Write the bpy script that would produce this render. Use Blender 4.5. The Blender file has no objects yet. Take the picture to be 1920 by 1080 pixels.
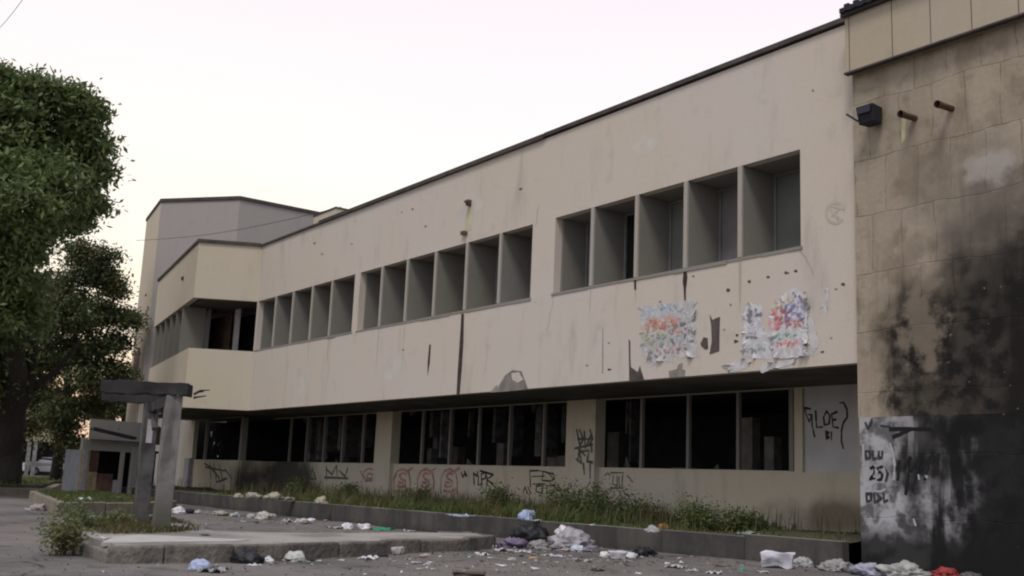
import bpy, bmesh, math, random
import numpy as np
from mathutils import Vector, Matrix, noise
random.seed(7); rng = np.random.default_rng(7)
C = bpy.context.scene.collection
scene = bpy.context.scene
# ------------------------------------------------------------------ camera
F_PX = 2003.59
RT = Vector((0.58915454, 0.80697108, 0.04116556))
UP = Vector((0.12219649, -0.13934207, 0.98267584))
FW = Vector((-0.79872708, 0.57391765, 0.18070305))
EYE = 1.25
cd = bpy.data.cameras.new('camera'); cam = bpy.data.objects.new('camera', cd); C.objects.link(cam)
cd.sensor_width = 36; cd.lens = F_PX / 1920 * 36; cd.clip_end = 3000; cd.clip_start = 0.1
M = Matrix((RT, UP, -FW)).transposed().to_4x4(); M.translation = Vector((0, 0, EYE))
cam.matrix_world = M
scene.camera = cam

# ------------------------------------------------------------------ sky
W = bpy.data.worlds.new("World"); scene.world = W; W.use_nodes = True
wn = W.node_tree.nodes; wl = W.node_tree.links; wn.clear()
wo = wn.new('ShaderNodeOutputWorld')
sky = wn.new('ShaderNodeTexSky'); sky.sky_type = 'NISHITA'; sky.sun_disc = False
sky.sun_elevation = math.radians(56); sky.sun_rotation = math.radians(143)
b1 = wn.new('ShaderNodeBackground'); b1.inputs['Strength'].default_value = 0.05
wl.new(sky.outputs[0], b1.inputs[0])
# evening haze: pale pink overhead, cream and orange low in the west
tc = wn.new('ShaderNodeTexCoord'); sx = wn.new('ShaderNodeSeparateXYZ'); wl.new(tc.outputs['Generated'], sx.inputs[0])
def ramp(nodes, pts, interp='LINEAR'):
    r = nodes.new('ShaderNodeValToRGB'); r.color_ramp.interpolation = interp
    e = r.color_ramp.elements
    while len(e) > 1: e.remove(e[-1])
    e[0].position = pts[0][0]; e[0].color = (*pts[0][1], 1)
    for p, c in pts[1:]:
        k = e.new(p); k.color = (*c, 1)
    return r
rw = ramp(wn, [(0.0, (1.0, .44, .18)), (.06, (1.0, .55, .24)), (.12, (1.12, .80, .42)), (.19, (1.16, .98, .68)), (.28, (1.16, 1.02, .86)), (.36, (1.14, 1.0, .92)), (.50, (1.03, .89, .92)), (.62, (.86, .73, .79)), (.85, (.60, .54, .64)), (1, (.56, .53, .62))])
re = ramp(wn, [(0.0, (.46, .41, .41)), (.3, (.50, .46, .47)), (1, (.56, .54, .60))])
wl.new(sx.outputs['Z'], rw.inputs[0]); wl.new(sx.outputs['Z'], re.inputs[0])
dt = wn.new('ShaderNodeVectorMath'); dt.operation = 'DOT_PRODUCT'; dt.inputs[1].default_value = (-.94, .34, 0)
wl.new(tc.outputs['Generated'], dt.inputs[0])
mr = wn.new('ShaderNodeMapRange'); mr.inputs[1].default_value = 0.0; mr.inputs[2].default_value = .72; wl.new(dt.outputs['Value'], mr.inputs[0])
mx = wn.new('ShaderNodeMixRGB'); wl.new(mr.outputs[0], mx.inputs[0]); wl.new(re.outputs[0], mx.inputs[1]); wl.new(rw.outputs[0], mx.inputs[2])
cn = wn.new('ShaderNodeTexNoise'); cn.inputs['Scale'].default_value = 2.2; cn.inputs['Detail'].default_value = 4
cm = wn.new('ShaderNodeMapping'); cm.inputs['Scale'].default_value = (1, 1, 4.5); wl.new(tc.outputs['Generated'], cm.inputs[0]); wl.new(cm.outputs[0], cn.inputs['Vector'])
cr_ = wn.new('ShaderNodeMapRange'); cr_.inputs[1].default_value = .42; cr_.inputs[2].default_value = .7; cr_.inputs[4].default_value = .35; wl.new(cn.outputs['Fac'], cr_.inputs[0])
mh = wn.new('ShaderNodeMixRGB'); wl.new(cr_.outputs[0], mh.inputs[0]); wl.new(mx.outputs[0], mh.inputs[1]); mh.inputs[2].default_value = (1.0, .93, .95, 1); mx = mh
b2 = wn.new('ShaderNodeBackground'); b2.inputs['Strength'].default_value = 0.86
wl.new(mx.outputs[0], b2.inputs[0])
ad = wn.new('ShaderNodeAddShader'); wl.new(b1.outputs[0], ad.inputs[0]); wl.new(b2.outputs[0], ad.inputs[1]); wl.new(ad.outputs[0], wo.inputs[0])

# ------------------------------------------------------------------ soft daylight from above and in front of the facade
sd = bpy.data.lights.new('sun', 'SUN'); sd.energy = 1.45; sd.angle = math.radians(17); sd.color = (1.0, .95, .88)
so = bpy.data.objects.new('sun', sd); C.objects.link(so)
az = math.radians(143); el = math.radians(56)
sdir = Vector((math.sin(az) * math.cos(el), math.cos(az) * math.cos(el), math.sin(el)))
so.rotation_euler = (-sdir).to_track_quat('-Z', 'Y').to_euler(); so.location = (0, 0, 40)
scene.view_settings.view_transform = 'Standard'; scene.view_settings.look = 'None'
scene.view_settings.exposure = 0.0; scene.view_settings.gamma = 1
scene.render.engine = 'CYCLES'
scene.cycles.max_bounces = 6
scene.cycles.filter_width = 2.1      # the soft, slightly compressed look of the phone picture

# ------------------------------------------------------------------ helpers
def ray(x, y): return FW + RT * ((x - 960) / F_PX) + UP * ((540 - y) / F_PX)
def py(x, y, Y):                    # point of the plane y = Y seen at a photo position
    d = ray(x, y); return d * (Y / d.y) + Vector((0, 0, EYE))
def pz(x, y, z=0.0):                # point at height z
    d = ray(x, y); return d * ((z - EYE) / d.z) + Vector((0, 0, EYE))
def pd(x, y, dist):
    return ray(x, y).normalized() * dist + Vector((0, 0, EYE))

def tag(o, label=None, cat=None, group=None, kind=None):
    if label: o['label'] = label
    if cat: o['category'] = cat
    if group: o['group'] = group
    if kind: o['kind'] = kind
    return o
def empty(name, loc=(0, 0, 0), rz=0):
    o = bpy.data.objects.new(name, None); o.location = loc; o.rotation_euler.z = rz; o.empty_display_size = .3
    C.objects.link(o); return o

class MB:
    def __init__(s): s.v = []; s.f = []
    def face(s, pts):
        n = len(s.v); s.v += [tuple(p) for p in pts]; s.f.append(tuple(range(n, n + len(pts))))
    def box(s, x0, x1, y0, y1, z0, z1):
        s.prism([(x0, y0), (x1, y0), (x1, y1), (x0, y1)], z0, z1); return s
    def prism(s, poly, z0, z1, top=None):
        n = len(s.v); k = len(poly)
        a = sum(poly[i][0] * poly[(i + 1) % k][1] - poly[(i + 1) % k][0] * poly[i][1] for i in range(k))
        if a < 0: poly = poly[::-1]
        top = top or poly
        s.v += [(p[0], p[1], z0) for p in poly] + [(p[0], p[1], z1) for p in top]
        s.f.append(tuple(n + i for i in reversed(range(k)))); s.f.append(tuple(n + k + i for i in range(k)))
        for i in range(k):
            j = (i + 1) % k; s.f.append((n + i, n + j, n + k + j, n + k + i))
        return s
    def obox(s, a, b, w, h, up=(0, 0, 1)):        # bar from a to b, width w, height h
        a = Vector(a); b = Vector(b); d = (b - a).normalized(); u = Vector(up)
        sd_ = d.cross(u).normalized(); u = sd_.cross(d).normalized()
        n = len(s.v)
        for p in (a, b):
            for i, j in ((-1, -1), (1, -1), (1, 1), (-1, 1)):
                s.v.append(tuple(p + sd_ * (w / 2 * i) + u * (h / 2 * j)))
        s.f += [(n + 3, n + 2, n + 1, n), (n + 4, n + 5, n + 6, n + 7)]
        for i in range(4):
            j = (i + 1) % 4; s.f.append((n + i, n + j, n + 4 + j, n + 4 + i))
        return s
    def tube(s, pts, rad, seg=8, cap=True):
        pts = [Vector(p) for p in pts]; k = len(pts); n = len(s.v)
        rads = rad if isinstance(rad, (list, tuple)) else [rad] * k
        ref = Vector((0.31, 0.17, 0.93)).normalized()
        for i, p in enumerate(pts):
            d = (pts[min(i + 1, k - 1)] - pts[max(i - 1, 0)]).normalized()
            a = d.cross(ref)
            if a.length < .1: a = d.cross(Vector((1, 0, 0)))
            a.normalize(); b = d.cross(a)
            for j in range(seg):
                t = 2 * math.pi * j / seg
                s.v.append(tuple(p + (a * math.cos(t) + b * math.sin(t)) * rads[i]))
        for i in range(k - 1):
            for j in range(seg):
                q = (j + 1) % seg
                s.f.append((n + i * seg + j, n + i * seg + q, n + (i + 1) * seg + q, n + (i + 1) * seg + j))
        if cap:
            s.f.append(tuple(n + j for j in reversed(range(seg)))); s.f.append(tuple(n + (k - 1) * seg + j for j in range(seg)))
        return s
    def build(s, name, mat, parent=None, smooth=False, bevel=0):
        me = bpy.data.meshes.new(name); me.from_pydata(s.v, [], s.f); me.materials.append(mat); me.update()
        bm = bmesh.new(); bm.from_mesh(me); bmesh.ops.remove_doubles(bm, verts=bm.verts, dist=1e-5)
        bmesh.ops.recalc_face_normals(bm, faces=bm.faces); bm.to_mesh(me); bm.free()
        if smooth: me.shade_smooth()
        o = bpy.data.objects.new(name, me); C.objects.link(o)
        if parent: o.parent = parent
        if bevel:
            m = o.modifiers.new('bevel', 'BEVEL'); m.width = bevel; m.segments = 2; m.limit_method = 'ANGLE'
        return o

def wall_grid(xs, zs, holes, y0, y1):
    """solid wall between y0 (front) and y1 with openings; holes = set of (i, j) cells"""
    m = MB(); nx = len(xs) - 1; nz = len(zs) - 1
    solid = lambda i, j: 0 <= i < nx and 0 <= j < nz and (i, j) not in holes
    for i in range(nx):
        for j in range(nz):
            if not solid(i, j): continue
            a, b, c, d = xs[i], xs[i + 1], zs[j], zs[j + 1]
            m.face([(a, y0, c), (b, y0, c), (b, y0, d), (a, y0, d)])
            m.face([(b, y1, c), (a, y1, c), (a, y1, d), (b, y1, d)])
            if not solid(i - 1, j): m.face([(a, y1, c), (a, y0, c), (a, y0, d), (a, y1, d)])
            if not solid(i + 1, j): m.face([(b, y0, c), (b, y1, c), (b, y1, d), (b, y0, d)])
            if not solid(i, j - 1): m.face([(a, y1, c), (b, y1, c), (b, y0, c), (a, y0, c)])
            if not solid(i, j + 1): m.face([(a, y0, d), (b, y0, d), (b, y1, d), (a, y1, d)])
    return m

# ------------------------------------------------------------------ materials
MATS = {}
class NT:
    def __init__(s, name, rough=.9):
        s.m = bpy.data.materials.new(name); s.m.use_nodes = True; s.n = s.m.node_tree.nodes; s.l = s.m.node_tree.links
        s.b = s.n['Principled BSDF']; s.b.inputs['Roughness'].default_value = rough
        s.b.inputs['Specular IOR Level'].default_value = .25
        s.tc = s.n.new('ShaderNodeTexCoord'); s.co = s.tc.outputs['Object']
    def pos(s):
        g = s.n.new('ShaderNodeNewGeometry'); s.co = g.outputs['Position']; return s
    def noise(s, scale, detail=4, vec=None, stretch=None, rough=.55):
        t = s.n.new('ShaderNodeTexNoise'); t.inputs['Scale'].default_value = scale; t.inputs['Detail'].default_value = detail; t.inputs['Roughness'].default_value = rough
        v = vec or s.co
        if stretch:
            mp = s.n.new('ShaderNodeMapping'); mp.inputs['Scale'].default_value = stretch; s.l.new(v, mp.inputs[0]); v = mp.outputs[0]
        s.l.new(v, t.inputs['Vector']); return t.outputs['Fac']
    def rng(s, v, a, b, lo=0., hi=1.):
        t = s.n.new('ShaderNodeMapRange'); t.interpolation_type = 'SMOOTHSTEP'
        for i, q in zip((1, 2, 3, 4), (a, b, lo, hi)): t.inputs[i].default_value = q
        s.l.new(v, t.inputs[0]); return t.outputs[0]
    def mix(s, fac, a, b, mode='MIX'):
        t = s.n.new('ShaderNodeMixRGB'); t.blend_type = mode
        for i, q in enumerate((fac, a, b)):
            if isinstance(q, (int, float)): t.inputs[i].default_value = q if i == 0 else (q, q, q, 1)
            elif isinstance(q, tuple): t.inputs[i].default_value = (*q, 1)
            else: s.l.new(q, t.inputs[i])
        return t.outputs[0]
    def math(s, op, a, b=None):
        t = s.n.new('ShaderNodeMath'); t.operation = op
        for i, q in enumerate((a, b)):
            if q is None: continue
            if isinstance(q, (int, float)): t.inputs[i].default_value = q
            else: s.l.new(q, t.inputs[i])
        return t.outputs[0]
    def sep(s):
        t = s.n.new('ShaderNodeSeparateXYZ'); s.l.new(s.co, t.inputs[0]); return t.outputs
    def color(s, c):
        if isinstance(c, tuple): s.b.inputs['Base Color'].default_value = (*c, 1)
        else: s.l.new(c, s.b.inputs['Base Color'])
        return s
    def bump(s, h, strength=.3, dist=.02):
        t = s.n.new('ShaderNodeBump'); t.inputs['Strength'].default_value = strength; t.inputs['Distance'].default_value = dist
        s.l.new(h, t.inputs['Height']); s.l.new(t.outputs[0], s.b.inputs['Normal']); return s
    def ellipse(s, x, z, cx, cz, rx, rz, soft, nz=None, nzamt=.6):
        a = s.math('DIVIDE', s.math('SUBTRACT', x, cx), rx); b = s.math('DIVIDE', s.math('SUBTRACT', z, cz), rz)
        d = s.math('SQRT', s.math('ADD', s.math('MULTIPLY', a, a), s.math('MULTIPLY', b, b)))
        if nz is not None: d = s.math('ADD', d, s.math('MULTIPLY', s.math('SUBTRACT', nz, .5), nzamt))
        return s.rng(d, 1.0, 1.0 - soft)

def plaster(name, base, dirt=.25, warm=.5, lowdirt=None):
    t = NT(name).pos(); x, y, z = t.sep()
    big = t.noise(.35, 3); med = t.noise(1.7, 5); fine = t.noise(16, 5)
    streak = t.noise(1.0, 6, stretch=(1.7, 1.7, .4), rough=.65); spots = t.noise(5.5, 3)
    b = Vector(base)
    c = t.mix(t.rng(big, .35, .65), tuple(b), (b.x * 1.0, b.y * .98, b.z * .92 if warm else b.z))
    c = t.mix(t.rng(streak, .52, .78, 0, dirt), c, tuple(b * .55))
    c = t.mix(t.rng(med, .58, .8, 0, dirt * .8), c, tuple(b * .62))
    c = t.mix(t.rng(spots, .73, .80, 0, .5), c, tuple(b * .42))
    c = t.mix(t.rng(fine, .3, .7, 0, .16), c, tuple(b * .72))
    if lowdirt:
        lo, hi = lowdirt
        k = t.rng(t.math('ADD', z, t.math('MULTIPLY', med, .8)), hi + .4, lo + .4, 0, .8)
        c = t.mix(k, c, (b.x * .33, b.y * .36, b.z * .25))
    t.color(c); t.bump(t.math('ADD', t.math('MULTIPLY', fine, .4), med), .25, .02)
    return t
m_wall = plaster('cream_plaster', (.60, .542, .482), .5).m
m_bay = plaster('bay_plaster', (.55, .495, .40), .26).m
m_tower = plaster('grey_render', (.37, .34, .315), .25, warm=0).m
t = plaster('plinth_plaster', (.66, .60, .485), .5, lowdirt=(.1, .6)); MATS['base'] = t
# soot of an old fire on the low wall, beside the corner
x, y, z = t.sep(); nz = t.noise(.9, 4)
prev = t.b.inputs['Base Color'].links[0].from_socket
e1 = t.ellipse(x, z, -42.2, .9, 3.4, 1.6, .5, nz, .9)
e2 = t.ellipse(x, z, -14.6, .85, 2.3, .55, .8, nz, 1.6)
c = t.mix(t.math('MULTIPLY', e1, .9), prev, (.035, .033, .03)); c = t.mix(t.math('MULTIPLY', e2, .75), c, (.13, .095, .06))
t.color(c); m_base = t.m
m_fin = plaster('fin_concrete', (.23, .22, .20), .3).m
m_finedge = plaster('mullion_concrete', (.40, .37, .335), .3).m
m_mull = plaster('grey_mullion', (.27, .255, .235), .4).m  # plain grey concrete tone, darker than the fin edges
def simple(name, col, var=.25, scale=6, rough=.9, bump=.2, spec=.25):
    t = NT(name, rough); n = t.noise(scale, 5); n2 = t.noise(scale * .2, 3)
    b = Vector(col)
    c = t.mix(t.rng(n, .3, .75, 0, 1), tuple(b * (1 + var)), tuple(b * (1 - var))); c = t.mix(t.rng(n2, .4, .7, 0, .5), c, tuple(b * (1 - var)))
    t.color(c); t.bump(n, bump, .02); t.b.inputs['Specular IOR Level'].default_value = spec
    return t.m
m_panel = simple('grey_board', (.23, .225, .22), .18, 1.2)
m_panelg = simple('greenish_board', (.18, .19, .17), .18, 1.2)
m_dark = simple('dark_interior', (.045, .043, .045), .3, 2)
m_black = simple('flat_black', (.015, .015, .016), .3, 4)
m_coping = simple('dark_coping', (.075, .065, .06), .3, 3)
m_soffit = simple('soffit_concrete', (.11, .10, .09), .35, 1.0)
m_conc = simple('weathered_concrete', (.21, .20, .185), .3, 3)
m_postc = simple('post_concrete', (.205, .20, .195), .4, 4)
t = NT('post_concrete_stained').pos(); x, y, z = t.sep(); n = t.noise(4, 5); n2 = t.noise(1.3, 4, stretch=(3, 3, .6))
c = t.mix(t.rng(n, .3, .75), (.225, .215, .205), (.13, .125, .12)); c = t.mix(t.rng(n2, .5, .62, 0, .55), c, (.08, .075, .068)); c = t.mix(t.rng(t.math('ADD', z, t.math('MULTIPLY', n, .8)), 1.5, .7, 0, .75), c, (.075, .075, .05))
t.color(c).bump(n, .5, .03); m_postf = t.m
m_postd = simple('stained_post_concrete', (.07, .067, .065), .8, 2.2)
m_beam = simple('dark_beam_concrete', (.038, .036, .036), .4, 3)  # near-black concrete tone for the beams
m_wood = simple('brown_board', (.15, .085, .065), .5, 2.5)
m_pale = simple('pale_board', (.42, .41, .43), .12, 1.5)
m_whiteb = simple('white_board', (.60, .58, .585), .12, 1.5)
m_rust = simple('rusty_pipe', (.12, .07, .045), .4, 20)
m_metal = simple('black_metal', (.02, .02, .028), .2, 10, .6)
m_wire = simple('wire_black', (.12, .11, .12), .1, 10)

# kerb concrete, darker towards the foot; lit tops and shaded sides painted by normal
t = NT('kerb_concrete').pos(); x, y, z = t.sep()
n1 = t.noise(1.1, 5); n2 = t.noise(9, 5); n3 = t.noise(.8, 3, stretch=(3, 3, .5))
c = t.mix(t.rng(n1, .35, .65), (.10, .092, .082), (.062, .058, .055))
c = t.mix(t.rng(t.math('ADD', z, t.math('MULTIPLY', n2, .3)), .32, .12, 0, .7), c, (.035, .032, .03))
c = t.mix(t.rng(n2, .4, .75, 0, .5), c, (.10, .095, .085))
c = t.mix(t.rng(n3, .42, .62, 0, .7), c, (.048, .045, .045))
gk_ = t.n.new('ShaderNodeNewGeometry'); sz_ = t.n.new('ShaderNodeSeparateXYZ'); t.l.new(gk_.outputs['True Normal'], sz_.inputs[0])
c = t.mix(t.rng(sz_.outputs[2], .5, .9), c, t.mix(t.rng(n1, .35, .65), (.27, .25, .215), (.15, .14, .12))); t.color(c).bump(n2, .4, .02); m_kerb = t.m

# ground
t = NT('worn_asphalt').pos(); n1 = t.noise(.28, 5); n2 = t.noise(1.6, 6); n3 = t.noise(22, 6); n4 = t.noise(.6, 4, stretch=(.5, 2.2, 1))
c = t.mix(t.rng(n1, .38, .64), (.205, .19, .175), (.135, .125, .12))
c = t.mix(t.rng(n2, .48, .7, 0, .6), c, (.095, .085, .083))
c = t.mix(t.rng(n4, .55, .68, 0, .5), c, (.23, .215, .195))
c = t.mix(t.rng(n3, .35, .75, 0, .35), c, (.07, .065, .062))
vo = t.n.new('ShaderNodeTexVoronoi'); vo.feature = 'DISTANCE_TO_EDGE'; vo.inputs['Scale'].default_value = .55
wv = t.n.new('ShaderNodeTexNoise'); wv.inputs['Scale'].default_value = 1.3; wv.inputs['Detail'].default_value = 5; t.l.new(t.co, wv.inputs['Vector'])
vm = t.n.new('ShaderNodeVectorMath'); vm.operation = 'MULTIPLY_ADD'; vm.inputs[1].default_value = (.9, .9, 0); t.l.new(wv.outputs['Color'], vm.inputs[0]); t.l.new(t.co, vm.inputs[2]); t.l.new(vm.outputs[0], vo.inputs['Vector'])
ck = t.rng(vo.outputs['Distance'], .022, .004); ck = t.math('MULTIPLY', ck, t.rng(n1, .45, .55))
c = t.mix(t.math('MULTIPLY', ck, .8), c, (.035, .032, .03))
st = t.noise(.9, 5, stretch=(1, 1, 1)); c = t.mix(t.rng(st, .6, .68, 0, .55), c, (.06, .052, .05))
pt = t.noise(.18, 2); c = t.mix(t.rng(pt, .52, .54, 0, .35), c, (.21, .185, .16))
t.color(c).bump(t.math('SUBTRACT', t.math('ADD', n3, n2), ck), .6, .03); m_ground = t.m
t = NT('slab_concrete').pos(); n1 = t.noise(.7, 5); n2 = t.noise(14, 6)
c = t.mix(t.rng(n1, .38, .62), (.37, .35, .32), (.22, .205, .185)); c = t.mix(t.rng(n2, .4, .8, 0, .4), c, (.13, .12, .11)); t.color(c).bump(n2, .4, .015); m_slab = t.m
t = NT('bed_soil').pos(); n1 = t.noise(.9, 5); n2 = t.noise(12, 6)
c = t.mix(t.rng(n1, .4, .6), (.10, .085, .055), (.055, .065, .03)); c = t.mix(t.rng(n2, .4, .8, 0, .6), c, (.03, .027, .02)); t.color(c).bump(n2, .6, .04); m_soil = t.m

def leafmat(name, a, b, c3, trans=.25):
    t = NT(name, .6); g = t.n.new('ShaderNodeNewGeometry'); t.co = g.outputs['Position']
    n = t.noise(.55, 3)
    c = t.mix(g.outputs['Random Per Island'], a, b); c = t.mix(t.rng(n, .42, .66, 0, .8), c, c3)
    t.color(c); tr = t.n.new('ShaderNodeBsdfTranslucent'); t.l.new(c, tr.inputs[0])
    ms = t.n.new('ShaderNodeMixShader'); ms.inputs[0].default_value = trans
    o = t.n['Material Output']; t.l.new(t.b.outputs[0], ms.inputs[1]); t.l.new(tr.outputs[0], ms.inputs[2]); t.l.new(ms.outputs[0], o.inputs[0])
    return t.m
m_leafA = leafmat('mango_leaves', (.10, .145, .055), (.21, .26, .12), (.16, .22, .07))
m_leafB = leafmat('broad_leaves', (.065, .09, .04), (.12, .15, .065), (.13, .11, .045))
m_grass = leafmat('weed_green', (.07, .115, .03), (.15, .19, .065), (.20, .18, .08), .35)
m_dryg = leafmat('weed_dry', (.17, .14, .07), (.10, .11, .045), (.13, .115, .05), .3)
m_bush = leafmat('bush_leaves', (.085, .135, .045), (.17, .21, .085), (.20, .18, .09), .35)
t = NT('bark').pos(); n = t.noise(3, 5, stretch=(3, 3, .5)); t.color(t.mix(n, (.03, .025, .022), (.075, .065, .055))).bump(n, .8, .08); m_bark = t.m

# annex wall: square render patches, rust and heavy soot in the lower right
def annex_mat(name, white):
    t = NT(name).pos(); x, y, z = t.sep()
    cb = t.n.new('ShaderNodeCombineXYZ'); t.l.new(x, cb.inputs[0]); t.l.new(z, cb.inputs[1])
    nz = t.noise(1.1, 5); n2 = t.noise(3.2, 6); fine = t.noise(18, 5); big = t.noise(.5, 3)
    streak = t.noise(1.5, 5, stretch=(2.5, 2.5, .3))
    # warp the joints a little so they are not ruled
    ns = t.n.new('ShaderNodeTexNoise'); ns.inputs['Scale'].default_value = 1.2; t.l.new(t.co, ns.inputs['Vector'])
    va = t.n.new('ShaderNodeVectorMath'); va.operation = 'MULTIPLY_ADD'; va.inputs[1].default_value = (.16, .16, 0); t.l.new(ns.outputs['Color'], va.inputs[0]); t.l.new(cb.outputs[0], va.inputs[2])
    br = t.n.new('ShaderNodeTexBrick'); t.l.new(va.outputs[0], br.inputs['Vector'])
    for k, v in (('Scale', 1.), ('Mortar Size', .015), ('Mortar Smooth', .8), ('Brick Width', .62), ('Row Height', 1.05), ('Bias', 0.)): br.inputs[k].default_value = v
    br.inputs['Color1'].default_value = (0, 0, 0, 1); br.inputs['Color2'].default_value = (1, 1, 1, 1); br.inputs['Mortar'].default_value = (.5, .5, .5, 1)
    if white:
        c = t.mix(t.rng(nz, .40, .6), (.42, .415, .43), (.09, .088, .085)); c = t.mix(t.rng(n2, .45, .62, 0, .75), c, (.035, .034, .034))
        c = t.mix(t.rng(streak, .6, .7, 0, .6), c, (.40, .39, .40))
        w_ = t.math('MULTIPLY', t.math('SUBTRACT', t.math('MULTIPLY', t.math('ADD', t.math('ADD', n2, streak), nz), .3333), .5), 3.2)
        sx_ = t.rng(t.math('ADD', x, t.math('MULTIPLY', w_, .8)), -10.95, -10.1)
        up = t.rng(t.math('ADD', z, t.math('MULTIPLY', w_, .55)), 2.55, 2.05)
        rt = t.rng(t.math('ADD', x, w_), -10.7, -9.5)
        s = t.math('MULTIPLY', sx_, t.math('MAXIMUM', up, rt))
        s = t.math('MULTIPLY', s, t.math('MAXIMUM', t.rng(streak, .36, .56, .35, 1), t.rng(t.math('ADD', x, w_), -10.5, -9.5)))
        c = t.mix(t.math('MULTIPLY', s, .97), c, (.016, .0155, .016))
        s2 = t.rng(t.math('ADD', z, t.math('MULTIPLY', n2, .9)), 1.35, .95, 0, .93); c = t.mix(s2, c, (.02, .02, .02))
        c = t.mix(t.rng(t.noise(7, 3, stretch=(1, 1, .5)), .72, .77, 0, .5), c, (.32, .31, .33))
    else:
        c = t.mix(br.outputs['Color'], (.40, .345, .265), (.335, .285, .215))
        c = t.mix(t.rng(big, .4, .6, 0, .5), c, (.44, .37, .29))
        c = t.mix(t.rng(streak, .5, .75, 0, .5), c, (.21, .17, .12))
        c = t.mix(t.math('MULTIPLY', br.outputs['Fac'], t.rng(n2, .38, .6, .05, .65)), c, (.13, .10, .07))
        c = t.mix(t.rng(n2, .5, .7, 0, .6), c, (.23, .185, .13)); c = t.mix(t.rng(t.noise(1.3, 6, stretch=(1, 1, .8)), .5, .62, 0, .5), c, (.20, .16, .11))
        c = t.mix(t.rng(fine, .3, .7, 0, .2), c, (.2, .17, .13))
        gs = t.ellipse(x, z, -8.9, 5.9, 2.3, 1.6, .8, nz, 1.0); c = t.mix(t.math('MULTIPLY', gs, .6), c, (.12, .11, .10))
        gw = t.ellipse(x, z, -9.0, 6.6, .6, .35, .6, n2, 1.6); c = t.mix(t.math('MULTIPLY', gw, .5), c, (.52, .48, .45))
        s0 = t.ellipse(x, z, -8.3, 3.6, 3.25, 2.9, .6, nz, .9); c = t.mix(t.math('MULTIPLY', s0, .72), c, (.055, .05, .045))
        w_ = t.math('MULTIPLY', t.math('SUBTRACT', t.math('MULTIPLY', t.math('ADD', t.math('ADD', n2, streak), nz), .3333), .5), 3.6)
        sx_ = t.rng(t.math('ADD', x, t.math('MULTIPLY', w_, .55)), -11.3, -10.75)
        sz_ = t.rng(t.math('ADD', t.math('SUBTRACT', z, t.math('MULTIPLY', t.math('ADD', x, 10), .35)), w_), 5.5, 4.3)
        s = t.math('MULTIPLY', sx_, sz_)
        c = t.mix(t.math('MULTIPLY', s, .72), c, (.05, .043, .036))
        s = t.math('MULTIPLY', s, t.math('MAXIMUM', t.rng(n2, .36, .6, .2, 1), t.rng(t.math('ADD', x, w_), -9.6, -8.6)))
        c = t.mix(t.math('MULTIPLY', s, .93), c, (.018, .017, .0165))
        hole = t.ellipse(x, z, -10.3, 4.15, .55, .85, .5, n2, 2.2); c = t.mix(t.math('MULTIPLY', hole, .7), c, (.24, .2, .155))
        c = t.mix(t.math('MULTIPLY', t.rng(t.noise(9, 2), .70, .74, 0, .6), s), c, (.3, .26, .2))
    t.color(c); t.bump(t.math('ADD', t.math('MULTIPLY', br.outputs['Fac'], -.8), t.math('ADD', n2, t.math('MULTIPLY', fine, .3))), .35, .025)
    t.b.inputs['Roughness'].default_value = 1; t.b.inputs['Specular IOR Level'].default_value = .04
    return t.m
m_annex = annex_mat('annex_render', False); m_annexw = annex_mat('sooty_white_paint', True)
m_fascia = plaster('fascia_panel', (.46, .40, .31), .35).m

# ------------------------------------------------------------------ ground, slab island, verge
xs = np.concatenate([np.linspace(-400, -60, 18), np.arange(-58, 12, .8), np.linspace(14, 300, 16)])
ys = np.concatenate([np.linspace(-300, -4, 16), np.arange(-3, 24, .8), np.linspace(26, 400, 18)])
def gz(x, y):
    h = .035 * noise.noise((x * .35, y * .35, 0)) + .012 * noise.noise((x * 1.3, y * 1.3, 4))
    k = max(0, min(1, (x + 19) / 6)) * max(0, min(1, (y - 9) / 5)); return (h if -60 < x < 12 and -4 < y < 24 else 0) + .08 * k * (1 if x < 14 and y < 24 else 0)
v = [(x, y, gz(x, y)) for y in ys for x in xs]; nx = len(xs)
f = [(j * nx + i, j * nx + i + 1, (j + 1) * nx + i + 1, (j + 1) * nx + i) for j in range(len(ys) - 1) for i in range(nx - 1)]
g = MB(); g.v = v; g.f = f; o = g.build('ground', m_ground, smooth=True); tag(o, kind='structure')

def offset(poly, d):
    k = len(poly); out = []
    a = sum(poly[i][0] * poly[(i + 1) % k][1] - poly[(i + 1) % k][0] * poly[i][1] for i in range(k)); sg = 1 if a > 0 else -1
    for i in range(k):
        p0 = Vector(poly[i - 1]); p1 = Vector(poly[i]); p2 = Vector(poly[(i + 1) % k])
        n1 = Vector((-(p1 - p0).y, (p1 - p0).x)).normalized() * sg; n2 = Vector((-(p2 - p1).y, (p2 - p1).x)).normalized() * sg
        b = (n1 + n2).normalized(); out.append(tuple(p1 + b * (d / max(.4, b.dot(n1)))))
    return out
isl = [tuple(pz(x, y, 0).xy) for x, y in ((197, 1058), (310, 1057))] + [(-14.95, 6.1), (-15.6, 8.1), (-16.75, 11.3), (-17.6, 12.5), (-18.9, 12.9), (-18.75, 10.5), (-18.3, 8.4), (-18.6, 7.3), (-22.4, 7.9)] + [tuple(pz(x, y, 0).xy) for x, y in ((150, 985), (92, 1000), (112, 1022), (150, 1040))]
o = MB().prism(offset(isl, .16), -.2, .235).build('pavement', m_slab, bevel=0); tag(o, kind='structure')
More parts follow.
